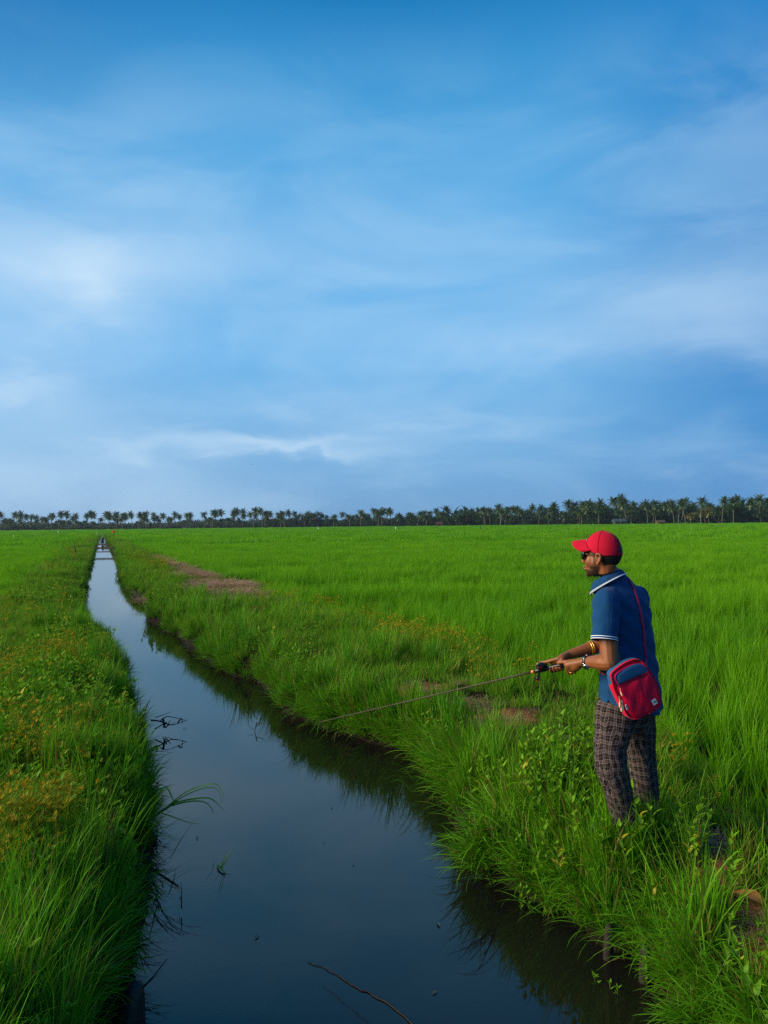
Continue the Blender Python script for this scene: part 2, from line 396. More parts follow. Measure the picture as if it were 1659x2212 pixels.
def water_mat(n):
    p = pos(n)
    mp = n.new('ShaderNodeMapping'); n.l.new(p, mp.inputs[0]); mp.inputs['Scale'].default_value = (1.0, .35, 1)
    a = n.noise(mp.outputs[0], 2.2, 3, .5); b = n.noise(p, 11, 3, .5)
    h = n.math('ADD', a, n.math('MULTIPLY', b, .22))
    bp = n.new('ShaderNodeBump'); bp.inputs['Strength'].default_value = .045; bp.inputs['Distance'].default_value = .03; n.l.new(h, bp.inputs['Height'])
    murk = n.mix(n.noise(p, .8, 3), C(.005, .005, .004), C(.009, .009, .007))
    d = n.new('ShaderNodeBsdfDiffuse'); n.l.new(murk, d.inputs[0])
    g = n.new('ShaderNodeBsdfGlossy'); g.inputs['Roughness'].default_value = .03; n.l.new(bp.outputs[0], g.inputs['Normal'])
    g.inputs[0].default_value = (1, .92, .85, 1)
    fr = n.new('ShaderNodeFresnel'); fr.inputs['IOR'].default_value = 1.62; n.l.new(bp.outputs[0], fr.inputs['Normal'])
    m = n.new('ShaderNodeMixShader'); n.l.new(fr.outputs[0], m.inputs[0]); n.l.new(d.outputs[0], m.inputs[1]); n.l.new(g.outputs[0], m.inputs[2])
    return m.outputs[0]
M_WATER = mat('water', water_mat)
def build_water():
    ys = np.concatenate([np.arange(-6, 30, .5), np.arange(30, CANAL_END + 12, 4)])
    V = []; F = []
    for i, y in enumerate(ys):
        V += [(float(np.interp(y, LY, LX)) - .75, y, WATER), (float(np.interp(y, RY, RX)) + .75, y, WATER)]
        if i: F.append((2 * i - 2, 2 * i - 1, 2 * i + 1, 2 * i))
    me = bpy.data.meshes.new('water'); me.from_pydata(V, [], F); me.materials.append(M_WATER)
    tag(link('water', me), kind='structure')
build_water()

# ------------------------------------------------------------------ grass tufts
def blade(mb, base, az, lean, L, wd, curve, n=4, mi=0, val=0.0, twist=0.0, taper=1.6):
    """one blade: starts upright leaning by LEAN towards AZ and bends over by CURVE along its length"""
    x, y, z = base; d = Vector((math.cos(az), math.sin(az), 0)); sd = Vector((-math.sin(az + twist), math.cos(az + twist), 0))
    p = Vector(base); vs = []; ts = []
    for i in range(n + 1):
        t = i / n; a = lean + curve * t * t
        hw = wd * .5 * max(0.0, (1 - t ** taper)) * (.75 + .25 * min(1, t * 4))
        if i < n: vs += [p - sd * hw, p + sd * hw]; ts += [t, t]
        else: vs.append(p.copy()); ts.append(1.0)
        p = p + (d * math.sin(a) + Vector((0, 0, 1)) * math.cos(a)) * (L / n)
    fs = [(2 * i, 2 * i + 1, 2 * i + 3, 2 * i + 2) for i in range(n - 1)] + [(2 * n - 2, 2 * n - 1, 2 * n)]
    mb.add(vs, fs, mi, ts, val)

VARS = {}
def variants(key, mats, k, fn):
    c = bpy.data.collections.new(key + '_variants')
    for i in range(k):
        rnd = random.Random(hash(key) % 1000 + i * 17 if False else sum(map(ord, key)) + i * 17)
        mb = MB(); fn(mb, rnd)
        o = bpy.data.objects.new('%s_%02d' % (key, i), mb.mesh(key, mats, True, True)); c.objects.link(o)
    VARS[key] = c
    return c

def rice_hill(mb, r, cx, cy, n, wd, seg, sc=1.0):
    v0 = r.random()
    for _ in range(n):
        a = r.random() * 6.28; q = .035 * math.sqrt(r.random())
        blade(mb, (cx + q * math.cos(a), cy + q * math.sin(a), 0), a + r.gauss(0, .5), abs(r.gauss(.16, .12)), sc * r.uniform(.28, .58), wd * r.uniform(.8, 1.25), r.uniform(.1, 1.0), seg, 0, .5 * v0 + .5 * r.random(), r.uniform(-1, 1))
def rice_near(mb, r): rice_hill(mb, r, 0, 0, 30, .0062, 5)
def rice_mid(mb, r):
    for _ in range(38):
        a, q = r.random() * 6.28, .8 * math.sqrt(r.random()); rice_hill(mb, r, q * math.cos(a), q * math.sin(a), 16, .0085, 3, r.uniform(.75, 1.1))
def rice_far(mb, r):
    for _ in range(620):
        a, q = r.random() * 6.28, 2.6 * math.sqrt(r.random())
        blade(mb, (q * math.cos(a), q * math.sin(a), 0), r.gauss(2.6, 1.2), abs(r.gauss(.15, .1)), r.uniform(.32, .55), r.uniform(.024, .042), r.uniform(.1, .7), 2, 0, r.random(), r.uniform(-1, 1))
def grass_short(mb, r):
    for _ in range(70):
        a, q = r.random() * 6.28, .17 * math.sqrt(r.random())
        blade(mb, (q * math.cos(a), q * math.sin(a), -.01), r.random() * 6.28, abs(r.gauss(.35, .3)), r.uniform(.06, .20), r.uniform(.004, .007), r.uniform(.2, 1.5), 4, 0, r.random(), r.uniform(-1, 1))
def grass_mid(mb, r):
    for _ in range(60):
        a, q = r.random() * 6.28, .14 * math.sqrt(r.random())
        blade(mb, (q * math.cos(a), q * math.sin(a), -.01), r.random() * 6.28, abs(r.gauss(.25, .2)), r.uniform(.13, .34), r.uniform(.005, .010), r.uniform(.3, 1.6), 5, 0, r.random(), r.uniform(-1, 1))
def grass_bank(mb, r):
    for _ in range(38):
        a, q = r.random() * 6.28, .07 * math.sqrt(r.random())
        blade(mb, (q * math.cos(a), q * math.sin(a), -.02), r.gauss(0, .9), abs(r.gauss(.35, .25)), r.uniform(.18, .44), r.uniform(.007, .013), r.uniform(.4, 1.7), 6, 0, r.random(), r.uniform(-.8, .8))
def grass_tall(mb, r):
    for _ in range(55):
        a, q = r.random() * 6.28, .09 * math.sqrt(r.random())
        blade(mb, (q * math.cos(a), q * math.sin(a), -.02), r.random() * 6.28, abs(r.gauss(.14, .10)), r.uniform(.30, .62), r.uniform(.008, .014), r.uniform(.1, 1.1), 6, 0, r.random(), r.uniform(-1, 1))
def sedge(mb, r):
    for _ in range(30):
        a, q = r.random() * 6.28, .12 * math.sqrt(r.random())
        blade(mb, (q * math.cos(a), q * math.sin(a), -.01), r.random() * 6.28, abs(r.gauss(.3, .25)), r.uniform(.12, .30), r.uniform(.003, .005), r.uniform(.3, 1.4), 4, 0, r.random())
    for _ in range(11):
        a, q = r.random() * 6.28, .12 * math.sqrt(r.random())
        h = r.uniform(.20, .36); l = r.uniform(0, .3); z = r.random() * 6.28
        b = Vector((q * math.cos(a), q * math.sin(a), 0)); tp = b + Vector((math.cos(z) * math.sin(l), math.sin(z) * math.sin(l), math.cos(l))) * h
        blade(mb, b, z, l, h, .004, 0.0, 2, 0, r.random(), 0, 6)
        for _ in range(5):
            blade(mb, tp, r.random() * 6.28, r.uniform(.7, 1.5), r.uniform(.05, .13), .004, r.uniform(.1, .6), 3, 0, r.random())
        for _ in range(8):
            blade(mb, tp + Vector((r.uniform(-.006, .006), r.uniform(-.006, .006), 0)), r.random() * 6.28, r.uniform(.1, 1.3), r.uniform(.012, .042), .006, .2, 2, 1, r.random(), 0, 3)
def leaf(mb, base, az, lean, L, wd, mi=0, val=0.0, droop=.7):
    d = Vector((math.cos(az), math.sin(az), 0)); sd = Vector((-math.sin(az), math.cos(az), 0)); up = Vector((0, 0, 1))
    p = Vector(base); vs = []; ts = []; n = 5
    prof = [.12, .75, 1.0, .8, .4, .0]
    for i in range(n + 1):
        t = i / n; a = lean + droop * t
        nn = (-d * math.cos(a) + up * math.sin(a))
        hw = wd * .5 * prof[i]
        vs += [p - sd * hw + nn * hw * .35, p.copy(), p + sd * hw + nn * hw * .35]; ts += [t, t * .7, t]
        p = p + (d * math.sin(a) + up * math.cos(a)) * (L / n)
    fs = []
    for i in range(n):
        o = 3 * i; fs += [(o, o + 1, o + 4, o + 3), (o + 1, o + 2, o + 5, o + 4)]
    mb.add(vs, fs, mi, ts, val)
def weed_stem(mb, b, r, h, az, lean, lw=1.0, mi_leaf=0, mi_stem=1):
    b = Vector(b); dirv = Vector((math.cos(az) * math.sin(lean), math.sin(az) * math.sin(lean), math.cos(lean)))
    tp = b + dirv * h
    mb.tube([b, b.lerp(tp, .5) + Vector((0, 0, .01)), tp], [.0032, .0026, .0014], 5, mi=mi_stem, cap=False)
    k = max(4, int(h / .042)); a0 = r.random() * 6.28
    for i in range(k):
        t = (.22 + .78 * i / (k - 1)); p = b.lerp(tp, t)
        for s in (0, math.pi):
            aa = a0 + i * 1.57 + s + r.uniform(-.3, .3)
            L = r.uniform(.05, .095) * (1.15 - .35 * t) * lw
            leaf(mb, p, aa, r.uniform(.55, 1.2) * (1.15 - .5 * t), L, L * r.uniform(.26, .36), mi_leaf, r.random(), r.uniform(.2, .9))
    for j in range(4): leaf(mb, tp, j * 1.57 + r.random(), r.uniform(.2, .6), r.uniform(.03, .06) * lw, .016 * lw, mi_leaf, r.random(), .5)
def weed_patch(mb, r):
    for _ in range(7):
        a, q = r.random() * 6.28, .15 * math.sqrt(r.random())
        weed_stem(mb, (q * math.cos(a), q * math.sin(a), 0), r, r.uniform(.12, .30), r.random() * 6.28, r.uniform(0, .45))
def straw(mb, r):
    for _ in range(90):
        a, q = r.random() * 6.28, .3 * math.sqrt(r.random())
        blade(mb, (q * math.cos(a), q * math.sin(a), r.uniform(.0, .05)), r.random() * 6.28, r.uniform(1.3, 1.6), r.uniform(.12, .35), .006, r.uniform(-.15, .2), 2, 0, r.random(), 0, 8)
def bush(mb, r):
    for _ in range(260):
        th = r.random() * 6.28; ph = math.acos(r.uniform(-.1, 1)); q = r.uniform(.55, 1.05) * (1 + .25 * math.sin(3 * th + 5 * ph))
        b = Vector((q * 1.5 * math.sin(ph) * math.cos(th), q * 1.5 * math.sin(ph) * math.sin(th), q * 1.5 * math.cos(ph)))
        leaf(mb, b, th + r.uniform(-.8, .8), r.uniform(.3, 1.8), r.uniform(.5, 1.1), r.uniform(.22, .45), 0, r.random(), .6)
def banana(mb, r):
    for _ in range(3):
        b = Vector((r.uniform(-1.2, 1.2), r.uniform(-1.2, 1.2), 0)); h = r.uniform(1.2, 2.4)
        for j in range(8):
            leaf(mb, b + Vector((0, 0, h)), r.random() * 6.28, r.uniform(.15, .8), r.uniform(1.3, 2.2), r.uniform(.35, .55), 0, r.random() * .4 + .6, r.uniform(.6, 1.3))

variants('rice', [M_RICE], 6, rice_near)
for k, nm, fn in ((4, 'ricem', rice_mid), (4, 'ricef', rice_far)): variants(nm, [M_RICE], k, fn)
for o in list(VARS['ricem'].objects) + list(VARS['ricef'].objects): VARS['rice'].objects.link(o)
variants('bundgrass', [M_GRASS], 6, grass_short)
variants('bundgrassm', [M_GRASS], 5, grass_mid)
for o in list(VARS['bundgrassm'].objects): VARS['bundgrass'].objects.link(o)
variants('bankgrass', [M_BANK], 6, grass_bank)
variants('bankgrasst', [M_BANK], 4, grass_tall)
for o in list(VARS['bankgrasst'].objects): VARS['bankgrass'].objects.link(o)
variants('sedge', [M_SEDGE, M_SEED], 5, sedge)
variants('weedpatch', [M_WEED, M_STEM], 6, weed_patch)
variants('straw', [M_DRY], 4, straw)
variants('bushes', [M_TREE], 4, bush)
variants('bushesb', [M_TREE], 3, banana)
for o in list(VARS['bushesb'].objects): VARS['bushes'].objects.link(o)
ORDER = {k: sorted(o.name for o in VARS[k].objects) for k in VARS}
def vidx(key, prefix): return [i for i, nme in enumerate(ORDER[key]) if nme.startswith(prefix + '_')]

def scatter(name, key, P, rot, scl, idx):
    """one stuff object: a cloud of points that each carry a tuft"""
    n = len(P); me = bpy.data.meshes.new(name); me.vertices.add(n); me.vertices.foreach_set('co', np.asarray(P, np.float32).ravel())
    a = me.attributes.new('rot', 'FLOAT_VECTOR', 'POINT'); a.data.foreach_set('vector', np.asarray(rot, np.float32).ravel())
    a = me.attributes.new('scl', 'FLOAT_VECTOR', 'POINT'); a.data.foreach_set('vector', np.asarray(scl, np.float32).ravel())
    a = me.attributes.new('idx', 'INT', 'POINT'); a.data.foreach_set('value', np.asarray(idx, np.int32))
    ng = bpy.data.node_groups.new(name + '_nodes', 'GeometryNodeTree')
    ng.interface.new_socket('Geometry', in_out='INPUT', socket_type='NodeSocketGeometry')
    ng.interface.new_socket('Geometry', in_out='OUTPUT', socket_type='NodeSocketGeometry')
    N, Lk = ng.nodes, ng.links
    gi = N.new('NodeGroupInput'); go = N.new('NodeGroupOutput'); ip = N.new('GeometryNodeInstanceOnPoints')
    ci = N.new('GeometryNodeCollectionInfo'); ci.inputs['Collection'].default_value = VARS[key]
    ci.inputs['Separate Children'].default_value = True; ci.inputs['Reset Children'].default_value = True
    def named(nm, typ):
        x = N.new('GeometryNodeInputNamedAttribute'); x.data_type = typ; x.inputs['Name'].default_value = nm
        return next(o for o in x.outputs if o.name == 'Attribute' and o.enabled)
    Lk.new(gi.outputs[0], ip.inputs['Points']); Lk.new(ci.outputs[0], ip.inputs['Instance']); ip.inputs['Pick Instance'].default_value = True
    Lk.new(named('idx', 'INT'), ip.inputs['Instance Index']); Lk.new(named('rot', 'FLOAT_VECTOR'), ip.inputs['Rotation']); Lk.new(named('scl', 'FLOAT_VECTOR'), ip.inputs['Scale'])
    Lk.new(ip.outputs[0], go.inputs[0])
    o = link(name, me); md = o.modifiers.new('scatter', 'NODES'); md.node_group = ng
    tag(o, kind='stuff'); return o

def frustum(X, Y, k=.60, m=1.6): return (np.abs(X) < k * Y + m) & (Y > .9)
def sample(x0, x1, y0, y1, dens):
    n = int((x1 - x0) * (y1 - y0) * dens)
    return rng.uniform(x0, x1, n), rng.uniform(y0, y1, n)
def dists(X, Y): return (X - XR(Y)) * .94, (XL(Y) - X) * .94

def scatter_rice():
    Ps, Rs, Sc, Ix = [], [], [], []
    for (y0, y1, dens, pre, r) in ((1.2, 20, 30, 'rice', .08), (19, 70, 1.7, 'ricem', .7), (68, 200, .16, 'ricef', 2.2), (200, 540, .035, 'ricef', 2.2)):
        yy = np.linspace(y0, y1, 9)
        for a, b in zip(yy[:-1], yy[1:]):
            X, Y = sample(-.62 * b - 2, .62 * b + 2, a, b, dens)
            dR, dL = dists(X, Y)
            ok = ((dR > WR(Y) * .94 + r * .35) | (dL > WL(Y) * .94 + r * .35) | (Y > CANAL_END + 8)) & frustum(X, Y) & (rng.random(len(X)) > bare(X, Y) * 1.5)
            X, Y = X[ok], Y[ok]; dR, dL = dR[ok], dL[ok]
            edge = np.clip(np.maximum(dR - WR(Y) * .94, dL - WL(Y) * .94) / 1.2, 0, 1)
            wave = fbm(X * .28, Y * .42); gap = fbm(X * .55 + 40, Y * .9)
            keep = (gap > .36) | (rng.random(len(X)) > .6)
            X, Y, wave, edge = X[keep], Y[keep], wave[keep], edge[keep]
            s = (.66 + .60 * wave) * (.78 + .22 * edge) * rng.uniform(.88, 1.12, len(X))
            grow = 1.0 if pre == 'rice' else (1.0 if pre == 'ricem' else (1.0 if y0 < 150 else 1.3))
            Ps.append(np.stack([X, Y, height(X, Y) - .02], 1)); Sc.append(np.stack([np.full(len(X), grow), np.full(len(X), grow), s], 1))
            Rs.append(np.stack([rng.normal(0, .09, len(X)), rng.normal(0, .09, len(X)) - .06 * wave, rng.uniform(0, 6.28, len(X))], 1))
            Ix.append(rng.choice(vidx('rice', pre), len(X)))
    return scatter('rice_crop', 'rice', np.concatenate(Ps), np.concatenate(Rs), np.concatenate(Sc), np.concatenate(Ix))
scatter_rice()

def scatter_bund():
    Ps, Rs, Sc, Ix = [], [], [], []
    for (a, b, dens) in ((1.2, 7, 75), (7, 14, 48), (14, 30, 22), (30, 70, 8), (70, CANAL_END, 3)):
        for side in (0, 1):
            Y = rng.uniform(a, b, int((b - a) * 3.6 * dens)); t = rng.uniform(.1, 3.5, len(Y))
            wd_ = WR(Y) if side == 0 else WL(Y)
            X = XR(Y) + t if side == 0 else XL(Y) - t
            bb = bare(X, Y)
            ok = (t < wd_ + .25) & frustum(X, Y) & (rng.random(len(X)) > np.clip(bb * 1.75 - .12, 0, .96))
            X, Y, t, bb = X[ok], Y[ok], t[ok], bb[ok]
            tall = fbm(X * 1.3 + 11, Y * 1.0) - (.10 if side else .0)
            m = rng.random(len(X)) < np.clip((tall - .35) * 2.4, 0.05, .95) * (bb < .15)
            s = (.55 + .75 * tall) * rng.uniform(.8, 1.2, len(X)) * (1.0 if b <= 14 else (1.15 if b <= 30 else 1.5)) * (1 - .35 * bb) * np.where((side == 0) & (X > XR(Y) + .75) & (Y < 4.7), .55, 1)
            Ps.append(np.stack([X, Y, height(X, Y)], 1)); Sc.append(np.stack([s, s, s * .95], 1))
            Rs.append(np.stack([rng.normal(0, .12, len(X)), rng.normal(0, .12, len(X)), rng.uniform(0, 6.28, len(X))], 1))
            Ix.append(np.where(m, rng.choice(vidx('bundgrass', 'bundgrassm'), len(X)), rng.choice(vidx('bundgrass', 'bundgrass'), len(X))))
    # far field bunds: lines of rough grass crossing the rice
    for (px0, px1, py) in ((250, 560, 1152.5), (540, 700, 1149), (684, 800, 1147.5), (880, 1000, 1146.5), (1480, 1600, 1139.5)):
        p0, p1 = G(px0, py, .25), G(px1, py - (px1 - px0) * .0115, .25)
        n = int((p1 - p0).length * 2.2); u = rng.random(n); u = u[fbm(u * 14, u * 0 + px0) > .38]; n = len(u)
        X = p0.x + (p1.x - p0.x) * u; Y = p0.y + (p1.y - p0.y) * u + rng.normal(0, .5, n)
        s = rng.uniform(1.4, 2.6, n) * (.7 + fbm(u * 25, u * 0))
        Ps.append(np.stack([X, Y, np.full(n, PADDY)], 1)); Sc.append(np.stack([s * 1.5, s * 1.5, s], 1)); Rs.append(np.stack([u * 0, u * 0, rng.uniform(0, 6.28, n)], 1))
        Ix.append(rng.choice(vidx('bundgrass', 'bundgrassm'), n))
    return scatter('bund_grass', 'bundgrass', np.concatenate(Ps), np.concatenate(Rs), np.concatenate(Sc), np.concatenate(Ix))
scatter_bund()

def scatter_bank():
    Ps, Rs, Sc, Ix = [], [], [], []
    for (a, b, per) in ((1.2, 9, 62), (9, 18, 36), (18, 40, 14), (40, CANAL_END, 4.5)):
        for side in (0, 1):
            n = int((b - a) * per); Y = rng.uniform(a, b, n); t = np.abs(rng.normal(.06, .15, n)) + .02
            X = XR(Y) + t if side == 0 else XL(Y) - t
            ok = frustum(X, Y, .62, 2); X, Y, t = X[ok], Y[ok], t[ok]; n = len(X)
            dens = fbm(Y * 1.1 + side * 50, X * 0 + 2)
            k = rng.random(n) < np.clip((dens - .22) * 3.0, .2, 1); X, Y, t, dens = X[k], Y[k], t[k], dens[k]; n = len(X)
            tall = (rng.random(n) < (.22 if side == 0 else .40)) & (t > .1)
            s = rng.uniform(.6, 1.12, n) * (.7 + .6 * dens) * (1 if b < 10 else .8) * (.8 if side else 1)
            face = (math.pi + .37) if side == 0 else .37 - .0          # blades arch out over the water
            Ps.append(np.stack([X, Y, height(X, Y)], 1)); Sc.append(np.stack([s, s, s], 1))
            Rs.append(np.stack([rng.normal(0, .1, n), np.clip(.45 - t * 2.2, 0, .45) + rng.normal(0, .12, n), face + rng.normal(0, .6, n)], 1))
            Ix.append(np.where(tall, rng.choice(vidx('bankgrass', 'bankgrasst'), n), rng.choice(vidx('bankgrass', 'bankgrass'), n)))
    for (ya, yb, n, side) in ((3.0, 8.5, 230, 0), (8.5, 15, 130, 0), (3.2, 14, 150, 1)):
        Y = rng.uniform(ya, yb, n); t = np.abs(rng.normal(.05, .07, n)) + .03
        X = XR(Y) + t if side == 0 else XL(Y) - t
        s = rng.uniform(.55, 1.0, n) * (.6 + .7 * fbm(Y * 1.6, Y * 0 + side * 7))
        Ps.append(np.stack([X, Y, height(X, Y) + .02], 1)); Sc.append(np.stack([s, s, s], 1))
        Rs.append(np.stack([rng.normal(0, .15, n), rng.uniform(.2, .9, n), ((math.pi + .37) if side == 0 else .37) + rng.normal(0, .55, n)], 1))
        Ix.append(rng.choice(vidx('bankgrass', 'bankgrass'), n))
    # clumps of tall upright grass where the photograph has them
    for px, py, z, cnt, rad, sc in ((262, 1660, -.05, 12, .12, .9), (285, 1720, -.08, 8, .08, .8), (250, 1740, -.05, 14, .12, .9), (280, 1600, -.08, 12, .14, .85), (255, 1500, -.05, 14, .2, .9), (225, 1440, -.05, 16, .3, 1), (180, 1360, 0, 16, .35, 1), (190, 2010, 0, 26, .24, 1.0), (240, 1900, -.05, 16, .18, .95), (120, 2120, 0, 16, .22, .9), (235, 1680, -.05, 22, .22, 1.0), (215, 1600, 0, 18, .25, .95), (60, 1540, 0, 20, .5, .9), (270, 1560, -.1, 14, .2, .9),
                                    (1150, 1720, -.05, 12, .2, .85), (620, 1480, 0, 20, .4, 1.0), (820, 1430, 0, 10, .3, .9), (1100, 1640, 0, 10, .16, .9), (1000, 1620, -.1, 10, .2, .8), (410, 1330, 0, 26, .6, 1.1), (480, 1390, 0, 24, .5, 1.0), (1560, 2080, 0, 7, .12, .6), (1345, 1834, 0, 20, .06, .62), (1398, 1815, 0, 14, .05, .55), (1305, 1832, 0, 20, .06, .60), (1325, 1815, 0, 8, .04, .6)):
        p = G(px, py, z)
        X = p.x + rng.normal(0, rad, cnt); Y = p.y + rng.normal(0, rad * 1.1, cnt)
        s = sc * rng.uniform(.75, 1.1, cnt)
        ok = np.maximum(*dists(X, Y)) > .06; X, Y, s = X[ok], Y[ok], s[ok]; cnt = len(X)
        Ps.append(np.stack([X, Y, height(X, Y)], 1)); Sc.append(np.stack([s, s, s], 1)); Rs.append(np.stack([rng.normal(0, .08, cnt), rng.normal(0, .08, cnt), rng.uniform(0, 6.28, cnt)], 1))
        Ix.append(rng.choice(vidx('bankgrass', 'bankgrasst'), cnt))
    return scatter('bank_grass', 'bankgrass', np.concatenate(Ps), np.concatenate(Rs), np.concatenate(Sc), np.concatenate(Ix))
scatter_bank()

def blobs(lst, gen):
    X, Y, S_ = [], [], []
    for px, py, z, cnt, rx, ry, sc in lst:
        p = G(px, py, z); u = rng.normal(0, rx, cnt); v = rng.normal(0, ry, cnt)
        X.append(p.x + u * .93 - v * .37); Y.append(p.y + u * .37 + v * .93); S_.append(sc * rng.uniform(.75, 1.2, cnt))
    X, Y, S_ = map(np.concatenate, (X, Y, S_))
    dR, dL = dists(X, Y); ok = (np.maximum(dR, dL) > .08) & frustum(X, Y) & (bare(X, Y) < .3)
    if gen: ok &= (np.maximum(dR, dL) > .35) & (fbm(X * 1.6, Y * 1.2 + 30) > .44)
    X, Y, S_ = X[ok], Y[ok], S_[ok]; n = len(X)
    return np.stack([X, Y, height(X, Y)], 1), np.stack([rng.normal(0, .1, n), rng.normal(0, .1, n), rng.uniform(0, 6.28, n)], 1), np.stack([S_] * 3, 1), n
def scatter_small():
    P, Ro, Sc, n = blobs([(110, 1690, 0, 85, .33, .45, 1), (60, 1800, 0, 95, .3, .4, 1), (40, 1930, 0, 90, .25, .3, 1), (190, 1780, 0, 60, .2, .3, 1), (120, 1620, 0, 34, .35, .4, 1), (150, 1440, 0, 34, .5, 1.0, 1.1), (60, 1470, 0, 22, .4, .8, 1.1),
                          (70, 1350, 0, 30, .5, 2.2, 1.3), (150, 1215, 0, 24, .6, 6, 1.8), (700, 1330, 0, 34, .7, 1.4, 1.1), (560, 1300, 0, 30, .6, 1.6, 1.2), (960, 1400, 0, 40, .5, .8, 1), (330, 1230, 0, 40, .6, 4, 1.5), (1440, 1700, 0, 5, .2, .2, .8), (1050, 1470, 0, 10, .4, .4, .8), (1490, 1760, 0, 5, .15, .3, .7)], 1)
    scatter('yellow_sedge', 'sedge', P, Ro, Sc, rng.choice(vidx('sedge', 'sedge'), n))
    P, Ro, Sc, n = blobs([(1230, 1760, -.02, 24, .20, .35, 1.0), (1160, 1690, -.05, 16, .18, .25, 1.1), (1270, 1660, 0, 16, .16, .30, 1.1), (1330, 1850, -.02, 18, .22, .16, .9), (1210, 1900, -.1, 20, .22, .14, 1), (1090, 1820, -.1, 30, .12, .2, .9), (1620, 2090, 0, 24, .18, .14, 1.1), (1560, 2150, 0, 14, .14, .10, 1.1),
                          (165, 1500, 0, 50, .35, .4, 1.15), (110, 1560, 0, 40, .35, .35, 1.1), (60, 1640, 0, 26, .3, .3, 1), (200, 1700, 0, 26, .2, .3, 1), (120, 1400, 0, 30, .5, 1, 1.2), (150, 1300, 0, 30, .6, 2, 1.4), (100, 1900, 0, 26, .25, .25, .9), (260, 1560, -.05, 18, .16, .3, 1), (250, 1830, -.1, 20, .08, .3, .9), (140, 1180, 0, 24, .8, 8, 2), (190, 2150, -.1, 26, .2, .15, .8), (80, 2170, 0, 26, .3, .12, .8), (300, 1215, 0, 30, .7, 5, 1.8), (900, 1570, -.05, 20, .25, .2, .9), (350, 1290, 0, 24, .4, 1.5, 1.3), (560, 1420, 0, 24, .4, .7, 1.1)], 0)
    scatter('leafy_ground_cover', 'weedpatch', P, Ro, Sc, rng.choice(vidx('weedpatch', 'weedpatch'), n))
    Ps = []
    for x, y, rx, ry, s in SPOTS:
        n = int(rx * ry * s * 110) + 4; n = min(n, 420) if y > 5 else 3
        u = rng.normal(0, rx * .62, n); v = rng.normal(0, ry * .62, n)
        Ps.append(np.stack([x + u * .93 - v * .37, y + u * .37 + v * .93], 1))
    Q = np.concatenate(Ps); n = len(Q)
    sc = np.where(Q[:, 1] > 12, 1.25, .45) * rng.uniform(.8, 1.2, n)
    scatter('dry_straw', 'straw', np.stack([Q[:, 0], Q[:, 1], height(Q[:, 0], Q[:, 1]) + .004], 1), np.stack([rng.normal(0, .08, n), rng.normal(0, .08, n), rng.uniform(0, 6.28, n)], 1), np.stack([sc, sc, sc * .8], 1), rng.choice(vidx('straw', 'straw'), n))
scatter_small()

# ------------------------------------------------------------------ single leafy plants
def leafy_plant(seed, h, stems, lw):
    r = random.Random(seed); root = thing('leafy_weed', (0, 0, -50), 'placeholder', 'plant'); 
    fol, st = MB(), MB()
    for i in range(stems):
        both = MB(); weed_stem(both, (r.uniform(-.02, .02) * stems, r.uniform(-.02, .02) * stems, 0), r, h * r.uniform(.75, 1.05), r.random() * 6.28, r.uniform(.02, .25), lw)
        lf = [i for i, m in enumerate(both.m) if m == 0]
        for tgt, sel in ((fol, 0), (st, 1)):
            fs = [f for f, m in zip(both.f, both.m) if m == sel]; ids = sorted({i for f in fs for i in f}); mp = {o: k for k, o in enumerate(ids)}
            o = len(tgt.v); tgt.v += [both.v[i] for i in ids]; tgt.t += [both.t[i] for i in ids]; tgt.b += [both.b[i] for i in ids]
            tgt.f += [tuple(mp[i] + o for i in f) for f in fs]; tgt.m += [0] * len(fs)
    fol.obj('foliage', M_WEED, root, True, True); st.obj('stem', M_STEM, root)
    return root
PLANTS = [
    # px, py (ground), z, height, kind, label
    (1338, 1815, 0, 1.15, 1, 'tall leafy weed standing in front of the man\'s left trouser leg'),
    (1262, 1790, 0, 1.05, 1, 'pale broad-leaved weed just left of the man\'s trouser legs'),
    (1200, 1740, 0, .9, 0, 'bushy green weed on the bank left of the man, topmost of the leafy mound'),
    (1150, 1800, -.05, .8, 2, 'green weed with narrow leaves at the water side of the leafy mound'),
    (1300, 1930, -.02, .8, 0, 'leafy weed leaning over the bank below the man\'s feet'),
    (1308, 1815, 0, .75, 2, 'narrow-leaved weed hiding the man\'s left shoe'),
    (1385, 1800, 0, .7, 0, 'low leafy weed hiding the man\'s right shoe'),
    (1400, 1905, 0, .6, 1, 'broad-leaved weed low in the grass below the man\'s right foot'),
    (1570, 2165, 0, .75, 1, 'broad-leaved weed with yellowing leaves at the right bottom corner'),
    (1640, 2140, 0, .85, 0, 'bright green leafy weed at the right edge below the bare earth'),
    (1500, 2110, 0, .6, 2, 'slender weed standing beside the bare earth on the right bank'),
    (190, 1540, 0, 1.2, 0, 'tall yellow-green leafy weed on the left bank beside the dark twigs'),
    (120, 1560, 0, 1.05, 2, 'yellow-green narrow-leaved weed on the left bank above the orange sedge'),
    (235, 1590, -.04, 1.0, 1, 'light green broad-leaved weed on the left bank nearest the dark twigs'),
    (262, 1850, -.12, .7, 1, 'round-leaved weed at the left water edge under the arching reed'),
    (250, 1960, -.15, .55, 1, 'small light-leaved weed on the muddy left bank face'),
    (100, 1955, 0, .6, 2, 'small weed in the sedge at the left edge'),
    (235, 2185, -.1, .7, 2, 'dark green weed at the left bottom corner by the stump'),
]
protos = [leafy_plant(11, .32, 4, .85), leafy_plant(23, .34, 2, 1.25), leafy_plant(37, .34, 5, .7)]
_used = [False] * 3
for px, py, z, s, k, lab in PLANTS:
    p = G(px, py, z); p.z = hz(p.x, p.y) - .01
    if not _used[k]:
        o = protos[k]; o.location = p; o.scale = (s, s, s); o['label'] = lab; _used[k] = True
    else: copy_thing(protos[k], p, rng.uniform(0, 6.28), s, lab)

